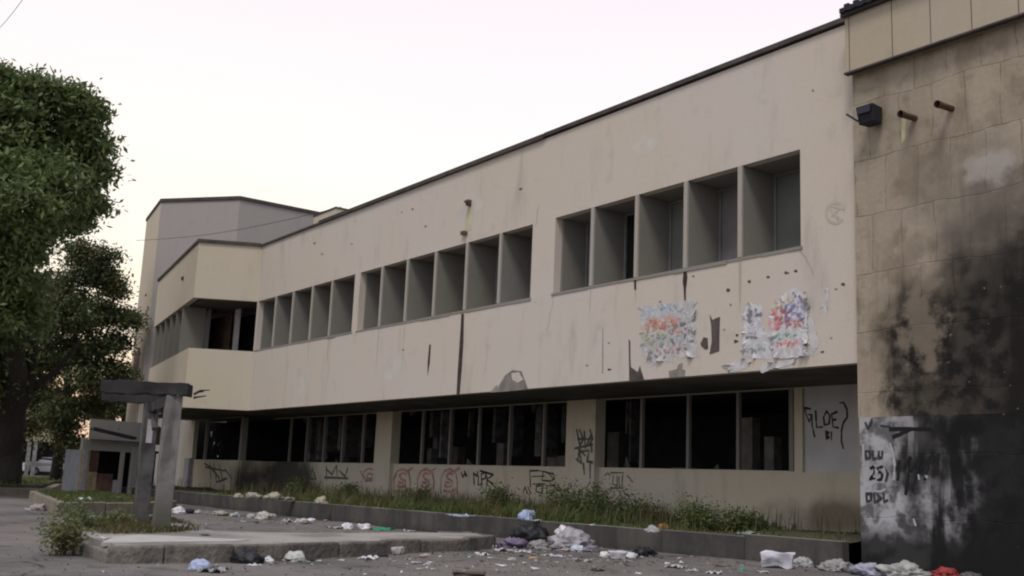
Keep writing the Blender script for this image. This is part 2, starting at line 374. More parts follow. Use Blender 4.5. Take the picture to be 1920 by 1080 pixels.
# kerb of the island: separate stones set end to end
kr = MB(); inn = offset(isl, .155)
k = len(isl)
for i in range(k):
    a, b = Vector(isl[i]), Vector(isl[(i + 1) % k]); ia, ib = Vector(inn[i]), Vector(inn[(i + 1) % k])
    L = (b - a).length; n = max(1, round(L / 1.1)); cut = [0] + [min(.98, max(.02, (q_ + random.uniform(-.22, .22)) / n)) for q_ in range(1, n)] + [1]
    for q in range(n):
        s0 = cut[q] + .008 / L; s1 = cut[q + 1] - .008 / L
        dz = random.uniform(-.025, .012) - (.09 * random.random() + .03 if i in (11, 12, 13, 14) else 0); sh = random.uniform(-.02, .02)
        pts = [a.lerp(b, s0), a.lerp(b, s1), ia.lerp(ib, s1), ia.lerp(ib, s0)]
        sh = Vector((sh, sh)); kr.prism([tuple(p + sh) for p in pts], -.15, .25 + dz)
t = NT('worn_kerb_stone').pos(); n1 = t.noise(1.6, 5); n2 = t.noise(11, 6); n3 = t.noise(.9, 4)
c = t.mix(t.rng(n1, .35, .65), (.24, .215, .185), (.14, .125, .11)); c = t.mix(t.rng(n2, .42, .75, 0, .6), c, (.08, .072, .06)); c = t.mix(t.rng(n3, .52, .66, 0, .7), c, (.07, .065, .06))
t.color(c).bump(t.math('ADD', n1, n2), .8, .05); m_kstone = t.m
o = kr.build('kerb', m_kstone, bevel=.03); tag(o, kind='structure')
# pale strip of newer cement laid along the front of the island
m_cement = simple('pale_cement', (.46, .445, .42), .12, 3)
strip = [tuple(pz(x, y, .27).xy) for x, y in ((190, 1014), (215, 1003), (262, 999), (330, 1002), (410, 1006), (468, 1009), (440, 1011), (380, 1012), (300, 1012.5), (240, 1014))]
o = MB().prism(strip, .2, .247).build('cement_strip', m_cement); tag(o, kind='structure')

# planted bed in front of the main facade, with its retaining kerb
kl = [(-52, 13.9), (-41, 14.3), (-24.4, 14.45), (-18, 15.25), (-11.72, 15.55)]
def ktop(x): return .475 if x < -17 else .475 + (x + 17) / 5.3 * .075
bed = MB()
for i in range(len(kl) - 1):
    (xa, ya), (xb, yb) = kl[i], kl[i + 1]; n = max(1, round((xb - xa) / 2))
    for q in range(n):
        x0 = xa + (xb - xa) * q / n; x1 = xa + (xb - xa) * (q + 1) / n - .012; y0 = ya + (yb - ya) * q / n; y1 = ya + (yb - ya) * (q + 1) / n
        za = ktop(x0) + random.uniform(-.012, .012)
        bed.prism([(x0, y0), (x1, y1), (x1, y1 + .2), (x0, y0 + .2)], -.2, za)
o = bed.build('kerb_wall', m_kerb, bevel=.015); tag(o, 'low dark concrete retaining kerb along the weedy bed below the cream building', 'retaining kerb')
so_ = MB()
bx = np.arange(-52, -11.7, .5)
def bed_z(x, fy): return ktop(x) - .04 + .10 * noise.noise((x * .6, fy * 3, 1)) + .10 * fy
def kerb_y(x):
    for (xa, ya), (xb, yb) in zip(kl[:-1], kl[1:]):
        if x <= xb: return ya + (yb - ya) * (x - xa) / (xb - xa)
    return kl[-1][1]
rows = 7; vv = []
for x in list(bx) + [-11.68]:
    for j in range(rows):
        fy = j / (rows - 1); ya = kerb_y(x) + .19; vv.append((x, ya + (19.6 - ya) * fy, bed_z(x, fy)))
nb = len(vv) // rows
so_.v = vv; so_.f = [(i * rows + j, (i + 1) * rows + j, (i + 1) * rows + j + 1, i * rows + j + 1) for i in range(nb - 1) for j in range(rows - 1)]
o = so_.build('soil_bed', m_soil, smooth=True); tag(o, kind='structure')

# planter on the left
pl = [(-28.7, 6.95), (-31.0, 9.9), (-33.5, 11.6), (-44, 12.2), (-41.0, 8.9)]
pi_ = offset(pl, .22)
kp = MB()
for i in range(5):
    a, b, ia, ib = Vector(pl[i]), Vector(pl[(i + 1) % 5]), Vector(pi_[i]), Vector(pi_[(i + 1) % 5]); n = max(1, round((b - a).length / 1.6))
    for q in range(n):
        s0, s1 = q / n + .003, (q + 1) / n - .003
        kp.prism([tuple(p) for p in (a.lerp(b, s0), a.lerp(b, s1), ia.lerp(ib, s1), ia.lerp(ib, s0))], -.15, .33 + random.uniform(-.012, .012))
m_pkerb = simple('sandy_concrete', (.22, .195, .155), .25, 3)
planter = kp.build('planter', m_pkerb, bevel=.02); tag(planter, 'low weathered concrete planter of grass left of the two posts', 'planter')
o = MB().prism(offset(pl, .21), -.15, .27).build('soil', m_soil, planter)
# verge under the big tree
vg = [(-46, 5), (-47, 11), (-60, 14.5), (-70, 22), (-100, 32), (-150, 30), (-150, -10), (-60, -8)]
o = MB().prism(vg, -.2, .30).build('verge', m_pkerb, bevel=.03); tag(o, kind='structure')
o = MB().prism(offset(vg, .35), .0, .42).build('verge_soil', m_soil); tag(o, kind='structure')

# ------------------------------------------------------------------ main building
YF = 16.0; ZB, ZW0, ZW1, ZR = 3.62, 5.905, 7.86, 10.06
main = empty('concrete_building', (-25, 16, 0)); main_inv = Matrix.Translation((25, -16, 0))
tag(main, 'long two-storey cream concrete building with deep finned windows and an overhanging upper floor', 'building')
_parts = []
def part(mb, name, mat, parent=None, **kw):
    o = mb.build(name, mat, None, **kw); o.parent = parent or main
    if parent is None: o.matrix_parent_inverse = main_inv
    else: o.matrix_parent_inverse = Matrix.Identity(4)
    return o
def K(v): return v * 16
G1 = [-39.12, -37.44, -35.9, -34.3, -32.78, -31.15]
G2 = [-30.78, -29.3, -27.73, -26.12, -24.48, -22.86, -21.46]
G3 = [-20.52, -19.07, -17.52, -15.97, -14.43, -12.91]
BAYX = -39.25
xs_ = [BAYX, G1[0], G1[-1], G2[0], G2[-1], G3[0], G3[-1], -11.68]
wall = part(wall_grid(xs_, [ZB, ZW0, ZW1, ZR], {(1, 1), (3, 1), (5, 1)}, YF, YF + .22), 'wall', m_wall)
DEP = 1.02
# recess linings
for G in (G1, G2, G3):
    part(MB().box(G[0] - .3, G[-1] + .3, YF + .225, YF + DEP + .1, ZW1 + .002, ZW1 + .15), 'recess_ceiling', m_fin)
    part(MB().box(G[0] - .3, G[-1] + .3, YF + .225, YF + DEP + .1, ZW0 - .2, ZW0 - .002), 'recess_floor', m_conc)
    # chipped thin sill, slightly proud
    sm = MB(); x = G[0] - .05
    while x < G[-1] + .02:
        w = random.uniform(.5, 1.6); x1 = min(x + w, G[-1] + .05)
        sm.box(x, x1 - .01, YF - .012 - random.uniform(0, .012), YF + .10, ZW0 - .02 - random.uniform(0, .03), ZW0 + .03); x = x1
    part(sm, 'window_sill', m_mull)
# fins: one mesh, copied
fin_me = None; edge_me = None
def add_fin(x):
    global fin_me
    if fin_me is None:
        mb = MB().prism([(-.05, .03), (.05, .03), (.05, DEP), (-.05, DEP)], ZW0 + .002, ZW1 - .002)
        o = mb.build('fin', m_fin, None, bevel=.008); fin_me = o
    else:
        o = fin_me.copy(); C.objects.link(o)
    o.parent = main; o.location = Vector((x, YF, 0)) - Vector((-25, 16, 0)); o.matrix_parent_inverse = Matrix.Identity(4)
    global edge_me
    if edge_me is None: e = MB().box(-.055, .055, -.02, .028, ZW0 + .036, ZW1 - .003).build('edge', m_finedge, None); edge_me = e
    else: e = edge_me.copy(); C.objects.link(e)
    e.parent = o
    return o
random.seed(3)
holes3 = {1: 'open'}
for gi, G in enumerate((G1, G2, G3)):
    for i in range(len(G) - 1):
        x0, x1 = G[i], G[i + 1]
        if i: add_fin(x0)
        else:
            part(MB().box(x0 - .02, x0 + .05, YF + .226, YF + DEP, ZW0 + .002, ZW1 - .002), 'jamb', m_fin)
        win = part(MB().box(x0 + .02, x1 - .02, YF + DEP - .06, YF + DEP + .0, ZW0, ZW0 + .09), 'window', m_fin)
        # the pane opening: boarded or empty
        if gi == 2 and i == 1: kind = m_black  # empty opening: black sheet painted as the unlit inside
        elif gi == 2: kind = (m_panel, None, m_panelg, m_panel, m_panelg)[i]
        else: kind = random.choice([m_panel, m_panelg, m_dark, m_panel])
        pb = MB().box(x0 + .06, x1 - .06, YF + DEP, YF + DEP + .03, ZW0 + .0, ZW1 - .002)
        pb.v = [tuple(p) for p in pb.v]
        o = part(pb, 'panel', kind, win)
        fm = MB(); fm.box(x0 + .05, x0 + .10, YF + DEP - .05, YF + DEP - .004, ZW0 + .09, ZW1 - .06).box(x1 - .10, x1 - .05, YF + DEP - .05, YF + DEP - .004, ZW0 + .09, ZW1 - .06).box(x0 + .05, x1 - .05, YF + DEP - .05, YF + DEP - .004, ZW1 - .06, ZW1 - .004)
        part(fm, 'frame', m_panel, win)
for o in list(C.objects):
    pass
# children of window parts: meshes are in world coordinates, so their parent keeps the identity
# ---- bay
B0, B1, B2 = (BAYX, 16.0), (-40.35, 13.85), (-50.6, 15.6)
def band(z0, z1, th=.22, name='bay_wall', mat=None):
    m = MB(); pts = [B0, B1, B2, (-50.6, 19.5)]
    n1 = []
    P = [Vector(p) for p in pts]
    # inner offset line
    inner = []
    for i, p in enumerate(P):
        d = []
        if i > 0: d.append((P[i] - P[i - 1]).normalized())
        if i < len(P) - 1: d.append((P[i + 1] - P[i]).normalized())
        ns = [Vector((q.y, -q.x)) for q in d]; b = sum(ns, Vector((0, 0))).normalized()
        if i == 0: b = Vector((-1, 0)) * 1
        k_ = th / max(.5, b.dot(ns[0])) if i else th
        inner.append(p + b * k_)
    if (inner[1] - Vector((-45, 18))).length > (P[1] - Vector((-45, 18))).length:
        inner = [p + (p - q) for p, q in zip(P, inner)]
    for i in range(3):
        m.prism([tuple(P[i]), tuple(P[i + 1]), tuple(inner[i + 1]), tuple(inner[i])], z0, z1)
    return m
bb = band(ZB, ZW0 - .01); part(bb, 'bay_wall', m_bay)
bb = band(ZW1, ZR); part(bb, 'bay_wall', m_bay)
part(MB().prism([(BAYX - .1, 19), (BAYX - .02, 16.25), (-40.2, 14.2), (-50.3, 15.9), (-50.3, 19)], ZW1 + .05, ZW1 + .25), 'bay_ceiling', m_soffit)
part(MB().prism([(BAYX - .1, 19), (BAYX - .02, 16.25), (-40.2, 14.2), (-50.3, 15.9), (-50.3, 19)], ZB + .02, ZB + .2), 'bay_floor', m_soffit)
part(MB().prism([(BAYX - .1, 19), (BAYX - .02, 16.25), (-40.2, 14.2), (-50.3, 15.9), (-50.3, 19)], ZW0 - .25, ZW0 - .1), 'bay_floor', m_conc)
# inside of the bay strip, left face: fins along the slanted front, boards behind
bd = (Vector(B2) - Vector(B1)).normalized(); bn = Vector((-bd.y, bd.x)); bn = bn if bn.y > 0 else -bn
for k_, s in enumerate((2.6, 4.1, 5.6, 7.1, 8.6, 10.0)):
    p = Vector(B1) + bd * s; q = p + bn * .95
    mb = MB().prism([tuple(p + bn * .04 - bd * .05), tuple(p + bn * .04 + bd * .05), tuple(q + bd * .05), tuple(q - bd * .05)], ZW0 + .002, ZW1 - .002)
    part(mb, 'fin', m_fin)
p0 = Vector(B1) + bd * 2.7 + bn * 1.1; p1 = Vector(B1) + bd * 10.2 + bn * 1.1
part(MB().prism([tuple(p0), tuple(p1), tuple(p1 + bn * .1), tuple(p0 + bn * .1)], ZW0, ZW1), 'inner_wall', m_panel)
# boards seen through the corner opening
def vboard(xa, xb, Y, z0, z1, name, mat, th=.06):
    pa, pb_ = py(xa, 600, Y), py(xb, 600, Y)
    return part(MB().box(pa.x, pb_.x, Y, Y + th, z0, z1), name, mat)
vboard(350, 386, 16.0, ZW0, ZW1, 'pale_board', m_fin)
vboard(386, 432, 16.3, ZW0, ZW1 - .1, 'brown_curtain', m_wood)
vboard(424, 446, 16.6, ZW0, ZW1 - .15, 'pale_board', m_pale)
vboard(440, 448, 16.2, ZW0, ZW1, 'door_frame', m_whiteb)
vboard(448, 560, 17.2, ZW0, ZW1, 'dark_opening', m_black)  # black sheet stands in for the shade inside the opening
# roof, coping, soffit, slabs
part(MB().box(-39.2, -11.7, 16.22, 34, ZR - .35, ZR - .15), 'roof', m_conc)
part(MB().prism([(-39.2, 19), (-39.3, 16.3), (-40.2, 14.15), (-50.3, 15.9), (-50.3, 19)], ZR - .35, ZR - .15), 'roof', m_conc)
cp = MB(); cp.box(-39.35, -34.1, 15.93, 16.28, ZR, ZR + .07).box(-34.1, -21.05, 15.91, 16.28, ZR - .0, ZR + .12).box(-21.05, -11.72, 15.93, 16.28, ZR + .04, ZR + .14)
part(cp, 'coping', m_coping)
cpb = band(ZR + .002, ZR + .12, .3)
for i, vtx in enumerate(cpb.v): cpb.v[i] = (vtx[0] + (0.06 if vtx[0] > -45 else 0), vtx[1] - .06, vtx[2])
part(cpb, 'coping', m_coping)
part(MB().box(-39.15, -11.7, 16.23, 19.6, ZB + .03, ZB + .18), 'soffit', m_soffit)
# solid backs so that no daylight leaks between storeys
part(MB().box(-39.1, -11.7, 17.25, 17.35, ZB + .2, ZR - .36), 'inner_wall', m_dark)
# ---- ground floor wall (recessed)
YG = 19.2; ZS, ZL = 1.79, 3.635
zlow = .2
xpil = [(-34.62, -33.45), (-23.60, -22.35)]
gx = [-44.2, -42.45, -40.84, -39.23, -37.64, -35.98, -34.62, -33.45, -31.73, -29.98, -28.3, -26.63, -24.93, -23.60, -22.35, -20.76, -19.07, -17.43, -15.77, -15.49, -14.1, -11.66]
gx = [-44.2, -34.62, -33.45, -23.60, -22.35, -15.72, -15.49, -14.05, -11.66]
hol = {(0, 1), (2, 1), (4, 1), (6, 1)}
gw = part(wall_grid(gx, [zlow, ZS, ZL, ZB + .03], hol, YG, YG + .2), 'base_wall', m_base)
part(MB().box(gx[6] + .01, gx[7] - .01, YG + .06, YG + .1, ZS, ZL), 'white_board', m_whiteb)
for a, b in xpil:
    part(MB().box(a, b, YG - .16, YG - .002, .2, ZB + .02), 'pilaster', m_base)
mull = None
for x in [-42.45, -40.84, -39.23, -37.64, -35.98, -31.73, -29.98, -28.3, -26.63, -24.93, -20.76, -19.07, -17.43]:
    if mull is None: mull = part(MB().box(-.045, .045, .05, .15, ZS + .002, ZL - .002), 'mullion', m_mull, bevel=.006)
    else: mull = mull.copy(); C.objects.link(mull)
    mull.matrix_parent_inverse = Matrix.Identity(4)
    mull.location = Vector((x, YG, 0)) - Vector((-25, 16, 0))
part(MB().box(-15.84, -15.725, YG - .03, YG + .2, ZS, ZL), 'mullion', m_mull)
part(MB().box(-44.2, -15.5, YG - .012, YG - .002, ZS - .03, ZS + .012), 'window_sill', m_base)
# ground floor bay
part(MB().box(-44.2, -44.0, 17.88, YG - .002, zlow, ZS), 'base_wall', m_base)
part(MB().box(-44.32, -44.08, 17.8, 18.04, ZS + .002, ZB), 'mullion', m_mull)
part(wall_grid([-51.5, -50.0, -44.2], [zlow, ZS, ZL, ZB + .02], {(1, 1)}, 17.8, 18.0), 'base_wall', m_base)
part(MB().box(-48.62, -48.5, 17.84, 17.96, ZS, ZL), 'mullion', m_mull)
part(MB().box(-50.4, -49.75, 17.6, 17.79, zlow, ZS + .05), 'pilaster', m_pale)
# broken pane left in the bay window
bp = MB(); random.seed(5)
for i in range(16):
    c0 = py(random.gauss(404, 7), random.gauss(828, 11), 17.93); s = random.uniform(.05, .16)
    bp.face([tuple(c0 + Vector((random.uniform(-s, s), random.uniform(-.02, .02), random.uniform(-s, s) * 1.3))) for _ in range(3)])
m_glass = simple('dirty_glass', (.30, .33, .36), .3, 3, .25)
part(bp, 'broken_pane', m_glass)
# dark room behind
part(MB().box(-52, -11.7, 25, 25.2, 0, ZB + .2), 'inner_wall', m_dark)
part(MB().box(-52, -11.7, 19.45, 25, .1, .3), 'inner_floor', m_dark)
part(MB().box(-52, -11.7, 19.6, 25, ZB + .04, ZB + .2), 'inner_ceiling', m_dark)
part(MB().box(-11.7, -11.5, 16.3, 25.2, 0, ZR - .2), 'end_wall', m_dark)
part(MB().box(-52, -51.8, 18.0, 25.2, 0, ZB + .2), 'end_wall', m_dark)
for x, w, h in ((-24.3, .5, 2.6), (-19.2, .5, 2.9), (-21.6, .7, 1.6), (-17.2, .35, 3.0), (-33, .6, 2.2), (-30, .4, 3.0), (-27.2, .9, 1.9), (-38, .5, 2.8), (-18.3, .3, 2.4)):
    part(MB().box(x, x + w, 21.2, 21.5, .3, h + .3), 'inner_pillar', m_conc)

random.seed(55)
m_cur = simple('dirty_curtain', (.16, .15, .15), .5, 4); m_cur2 = simple('dim_strip', (.085, .082, .085), .5, 4)
for q in range(34):
    x = random.uniform(-43, -16); w = random.uniform(.05, .3); top = random.random() < .5
    if any(a - w - .1 < x < b + .1 for a, b in xpil): continue
    z0, z1 = (random.uniform(1.9, 2.8), ZL) if top else (ZS - .2, random.uniform(2.1, 3.1))
    part(MB().box(x, x + w, YG + random.uniform(.35, 1.1), YG + 1.12, z0, z1), 'torn_curtain' if top else 'leaning_board', random.choice([m_cur, m_cur2, m_cur2]))
# shards of glass left in some frames
random.seed(56)
for x0 in (-42.4, -39.2, -33.3, -29.9, -26.6, -22.2, -19.0):
    gm = MB()
    for q in range(1):
        cx = x0 + random.uniform(.15, 1.2); w = random.uniform(.1, .3); h = random.uniform(.1, .45)
        if random.random() < .5: gm.face([(cx - w, YG + .1, ZS), (cx + w, YG + .1, ZS), (cx + random.uniform(-w, w), YG + .1, ZS + h)])
        else: gm.face([(cx - w, YG + .1, ZL), (cx + w, YG + .1, ZL), (cx + random.uniform(-w, w), YG + .1, ZL - h)])
    part(gm, 'glass_shards', simple('dusty_glass', (.06, .065, .07), .3, 4, .5, .1, .2))
# ---- marks, brackets and damage on the facade
def poly_px(pts, Y, th, name, mat, parent=None, jit=0):
    m = MB(); P = [py(a, b, Y) for a, b in pts]; k = len(P)
    m.v = [(p.x, Y - th, p.z) for p in P] + [(p.x, Y + .003, p.z) for p in P]
    m.f = [tuple(range(k))] + [(i, k + i, k + (i + 1) % k, (i + 1) % k) for i in range(k)]
    return part(m, name, mat, parent)
m_crack = simple('crack_dark', (.06, .045, .04), .4, 8)
m_spall = simple('bare_mortar', (.24, .225, .20), .35, 3)
m_spd = simple('dark_mortar', (.10, .085, .08), .4, 5)
poly_px([(866, 588), (870, 588), (869, 640), (866, 690), (862, 739), (857, 739), (859, 700), (863, 640), (865, 610)], YF, .02, 'stained_joint', m_crack)
poly_px([(805, 646), (808, 646), (806, 680), (802, 705), (802, 680)], YF, .006, 'crack', m_crack)
poly_px([(1283, 507), (1287, 507), (1289, 520), (1286, 545), (1286, 563), (1284, 563), (1283, 540), (1281, 528)], YF, .02, 'stained_joint', m_crack)
poly_px([(1189, 526), (1193, 526), (1193, 543), (1190, 543)], YF, .012, 'stained_joint', m_crack)
poly_px([(1179, 636), (1182, 640), (1182, 670), (1183, 688), (1196, 698), (1200, 686), (1204, 700), (1208, 712), (1180, 714), (1180, 690)], YF, .008, 'peeled_patch', m_spd)
poly_px([(1331, 590), (1336, 600), (1345, 596), (1350, 594), (1349, 630), (1349, 658), (1338, 662), (1331, 664), (1335, 640), (1334, 612)], YF, .010, 'peeled_patch', m_spd)
poly_px([(1314, 644), (1320, 632), (1327, 634), (1328, 654), (1322, 655), (1315, 648)], YF, .010, 'peeled_patch', m_spd)
poly_px([(1254, 696), (1270, 692), (1272, 684), (1280, 680), (1279, 692), (1285, 694), (1284, 706), (1256, 708)], YF, .008, 'peeled_patch', m_spall)
poly_px([(920, 736), (932, 722), (934, 727), (948, 704), (962, 694), (978, 696), (984, 712), (990, 730), (950, 734)], YF, .02, 'spalled_patch', m_spall)
poly_px([(960, 700), (974, 698), (982, 712), (972, 718), (962, 712)], YF, .026, 'repair_patch', m_wall)
poly_px([(1130, 615), (1131, 615), (1131, 700), (1129, 700)], YF, .004, 'crack', m_spall)
random.seed(11)
for (x, y, s) in ((756, 656, 3), (962, 356, 0), (977, 354, 4), (1366, 544, 5), (1100, 685, 3), (1143, 693, 3.5), (1358, 618, 3), (1370, 572, 3), (1382, 628, 4), (1142, 643, 2.5), (1380, 640, 5), (774, 392, 3), (753, 398, 2.5), (798, 424, 3), (1524, 170, 3), (1581, 533, 4), (1568, 542, 3), (1238, 566, 3), (1559, 634, 3), (1405, 528, 4), (1440, 520, 4), (1475, 512, 5), (1492, 509, 4), (1542, 660, 4), (1300, 518, 3), (590, 456, 3), (604, 476, 3), (660, 458, 2.5)):
    if s: poly_px([(x + s * math.cos(t) * random.uniform(.6, 1.2), y + s * math.sin(t) * random.uniform(.4, 1.0)) for t in np.linspace(0, 2 * math.pi, 7)[:-1]], YF, .004, 'chipped_spot', m_spd if s > 3 else m_spall)
m_run = simple('faint_run', (.47, .42, .345), .14, 3); m_patch = simple('repaired_plaster', (.58, .535, .475), .08, 2)
random.seed(91)
for G in (G1, G2, G3):
    for x in G[1:-1] + [G[0] + .1]:
        if random.random() < .75:
            L_ = random.uniform(.4, 1.7); w0 = random.uniform(.03, .09); m = MB(); y_ = YF - random.uniform(.002, .004); d_ = random.uniform(-.03, .03)
            m.face([(x - w0 / 2, y_, ZW0 - .05), (x + w0 / 2, y_, ZW0 - .05), (x + w0 * .4 + d_, y_, ZW0 - L_ * .6), (x + d_, y_, ZW0 - L_), (x - w0 * .3 + d_, y_, ZW0 - L_ * .5)])
            part(m, 'run_stain', m_run)
for (x, z, w, h) in ((-28.2, 4.6, 1.5, .9), (-17.2, 9.0, 1.1, .5), (-24.5, 8.9, 1.6, .7), (-34.5, 4.4, 1.0, .8)):
    P_ = [(x + w * .5 * math.cos(t_) * random.uniform(.8, 1.1), z + h * .5 * math.sin(t_) * random.uniform(.8, 1.1)) for t_ in np.linspace(0, 2 * math.pi, 15)[:-1]]
    m = MB(); m.face([(a_, YF - .0015, b_) for a_, b_ in P_]); part(m, 'plaster_patch', m_patch)
def hair(x, y, n, dx, dy, w=.9):
    L_ = [(x, y)]
    for _ in range(n): L_.append((L_[-1][0] + dx + random.uniform(-3, 3), L_[-1][1] + dy + random.uniform(-3, 3)))
    return L_
# bracket with plate above the second window group, and stains
poly_px([(876, 388), (889, 388), (884, 432), (871, 432)], YF, .006, 'paint_patch', simple('yellowed_paint', (.55, .50, .36), .1, 4))
a = py(882, 381, YF)
part(MB().box(a.x - .06, a.x + .06, YF - .12, YF - .002, a.z - .08, a.z + .08).box(a.x - .02, a.x + .1, YF - .2, YF - .12, a.z - .02, a.z + .04), 'bracket', m_rust)
a = py(873, 437, YF)
part(MB().box(a.x - .12, a.x + .0, YF - .1, YF - .002, a.z - .05, a.z + .05).box(a.x + .04, a.x + .1, YF - .14, YF - .002, a.z - .08, a.z + .03), 'bracket', m_rust)
a = py(350, 523, 14.5)
part(MB().box(-.0 + a.x - .1, a.x + .1, a.y - .2, a.y + .25, a.z - .07, a.z + .07), 'bracket', m_metal)
# round weathered emblem stain on the wall by the annex (unreadable ghost of paint)
m_ghost = simple('ghost_paint', (.50, .455, .385), .12, 5)
def ribbon(pts_w, w, Y, mb, th=.004):
    P = [Vector(p) for p in pts_w]; w_in = w
    for i in range(len(P) - 1):
        a, b = P[i], P[i + 1]; d = (b - a); w = w_in * random.uniform(.7, 1.35)
        if d.length < 1e-4: continue
        d.normalize(); n = Vector((-d.z, 0, d.x)) * (w / 2); e = d * (w * .25)
        q = [a - e + n, a - e - n, b + e - n, b + e + n]; y_ = Y - th - random.uniform(0, .0025)
        mb.face([(c.x, y_, c.z) for c in q])
def stroke_px(lines, wpx, Y, name, mat, parent=None):
    mb = MB()
    for L in lines:
        P = []
        for i in range(len(L) - 1):
            for t_ in (0, .5): P.append((L[i][0] * (1 - t_) + L[i + 1][0] * t_, L[i][1] * (1 - t_) + L[i + 1][1] * t_))
        P.append(L[-1])
        W_ = [py(a, b, Y) for a, b in P]
        sc = (py(L[0][0], L[0][1] + 1, Y) - py(L[0][0], L[0][1], Y)).length
        ribbon(W_, wpx * sc * 1.35, Y, mb)
    return part(mb, name, mat, parent)
def arc(cx, cy, rx, ry, a0=0, a1=360, n=14):
    return [(cx + rx * math.cos(math.radians(a0 + (a1 - a0) * i / n)), cy - ry * math.sin(math.radians(a0 + (a1 - a0) * i / n))) for i in range(n + 1)]
stroke_px([arc(1566, 399, 17, 20, 20, 320), [(1556, 392), (1572, 410)], [(1575, 390), (1560, 405)], [(1549, 385), (1582, 390)]], 3.2, YF, 'faded_mark', m_ghost)

for q_ in (hair(1003, 425, 6, 1, -7), hair(1035, 556, 7, -1, 9), hair(1501, 470, 6, 4, 7)):
    stroke_px([q_], .4, YF, 'hairline_crack', m_spall)
# graffiti
m_spray = simple('black_spray', (.05, .05, .052), .4, 5)
m_sprayg = simple('grey_spray', (.14, .135, .125), .3, 5)
m_red = simple('faded_red_spray', (.46, .25, .21), .35, 3)
YB = YG + .06 - .0
def S(ox, oy, sc, lines): return [[(ox + a * sc, oy + b * sc) for a, b in L] for L in lines]
# tag on the white board: letters like GLOE with a long tailed flourish (traced from crop 6, scale 2.7)
tg = [[(1135, 235), (1105, 228), (1112, 262), (1128, 300), (1140, 265), (1122, 262)], [(1140, 262), (1142, 320), (1155, 375)],
      [(1160, 245), (1162, 290), (1165, 328), (1195, 325)], [(1215, 245), (1200, 275), (1205, 315), (1228, 310), (1232, 268), (1215, 245)],
      [(1268, 248), (1240, 262), (1245, 290), (1262, 288)], [(1245, 290), (1248, 325), (1275, 330)], [(1212, 345), (1215, 385)], [(1214, 348), (1228, 355), (1214, 366), (1230, 378), (1215, 388)], [(1240, 350), (1240, 392)],
      [(1282, 205), (1300, 200), (1318, 235), (1320, 275), (1300, 305), (1290, 345), (1290, 395), (1300, 435)]]
stroke_px(S(1100, 680, 1 / 2.7, tg), 2.6, YB, 'graffiti_tag', m_spray)
# pilaster tag (crop 5, scale 2.843)
YP = YG - .165
tp = [[(1085, 300), (1100, 380), (1090, 470)], [(1100, 300), (1120, 350), (1095, 400), (1130, 440)], [(1125, 310), (1130, 400), (1160, 330), (1165, 420)], [(1075, 400), (1170, 380)],
      [(1080, 455), (1110, 480), (1100, 420), (1150, 410), (1140, 470), (1170, 475)], [(1155, 300), (1170, 350), (1150, 380)], [(1120, 480), (1125, 540)], [(1155, 480), (1156, 560)], [(1090, 350), (1160, 350)]]
stroke_px(S(700, 700, 1 / 2.843, tp), 3.0, YP, 'graffiti_tag', m_sprayg)
# base wall tags
t1 = [[(835, 520), (880, 518), (930, 528), (960, 560)], [(835, 520), (838, 605)], [(845, 550), (915, 548)], [(905, 530), (900, 570), (945, 575), (968, 560), (960, 535), (925, 530)], [(850, 590), (915, 590)],
      [(870, 600), (868, 630), (900, 640), (905, 600), (870, 600)], [(925, 600), (925, 640), (965, 635), (970, 595), (925, 600)], [(975, 625), (985, 590), (1003, 625), (975, 622)], [(825, 605), (840, 640)], [(800, 630), (810, 605), (822, 640)]]
stroke_px(S(700, 700, 1 / 2.843, t1), 2.0, YG, 'graffiti_tag', m_spray)
t2 = [[(535, 530), (538, 590)], [(535, 530), (552, 550), (556, 525)], [(560, 545), (560, 595), (578, 590)], [(575, 535), (580, 598)], [(575, 540), (600, 525), (598, 560), (580, 565)], [(605, 545), (608, 600)], [(605, 565), (635, 545)], [(610, 570), (640, 592)], [(570, 520), (640, 540)],
      [(470, 530), (478, 555), (490, 530), (496, 552)], [(485, 520), (500, 545)]]
stroke_px(S(700, 700, 1 / 2.843, t2[:9]), 2.4, YG, 'graffiti_tag', m_spray); stroke_px(S(700, 700, 1 / 2.843, t2[9:]), 2.4, YG, 'graffiti_tag', m_spray)
t3 = [[(1235, 545), (1250, 530), (1262, 545)], [(1265, 530), (1335, 530)], [(1280, 545), (1275, 590), (1300, 600), (1300, 545)], [(1310, 550), (1312, 605)], [(1330, 540), (1325, 605)], [(1265, 610), (1330, 612)], [(1355, 545), (1385, 580)]]
stroke_px(S(700, 700, 1 / 2.843, t3), 1.8, YG, 'graffiti_tag', m_sprayg)
rd = []
for cx in (155, 280, 405):
    rd += [[(cx - 45, 640), (cx - 44, 560), (cx - 25, 520), (cx + 5, 510), (cx + 35, 530), (cx + 44, 580), (cx + 38, 640)], [(cx + 22, 540), (cx + 2, 530), (cx - 16, 545), (cx - 6, 562), (cx + 16, 575), (cx + 14, 600), (cx - 10, 608), (cx - 24, 596)], [(cx + 30, 520), (cx + 55, 505)], [(cx - 30, 625), (cx + 5, 632), (cx + 30, 618)], [(cx - 20, 580), (cx + 2, 585)]]
for q in range(3): stroke_px(S(700, 700, 1 / 2.843, rd[q * 5:q * 5 + 5]), 3.4, YG, 'graffiti_tag', m_red)
stroke_px(S(320, 700, 1 / 2.843, [arc(1060, 540, 32, 32), arc(1062, 548, 16, 14), [(1035, 575), (1090, 570)], [(1010, 520), (1030, 560)]]), 2.4, YG, 'graffiti_tag', m_red)
gl = [[(705, 495), (715, 560), (730, 500)], [(760, 500), (740, 560), (775, 565), (760, 520)], [(830, 500), (832, 570)], [(830, 510), (860, 540), (885, 490), (890, 560)], [(900, 520), (930, 550), (945, 505)], [(820, 555), (945, 560)]]
stroke_px(S(320, 700, 1 / 2.843, gl), 2.4, YG, 'graffiti_tag', m_sprayg)
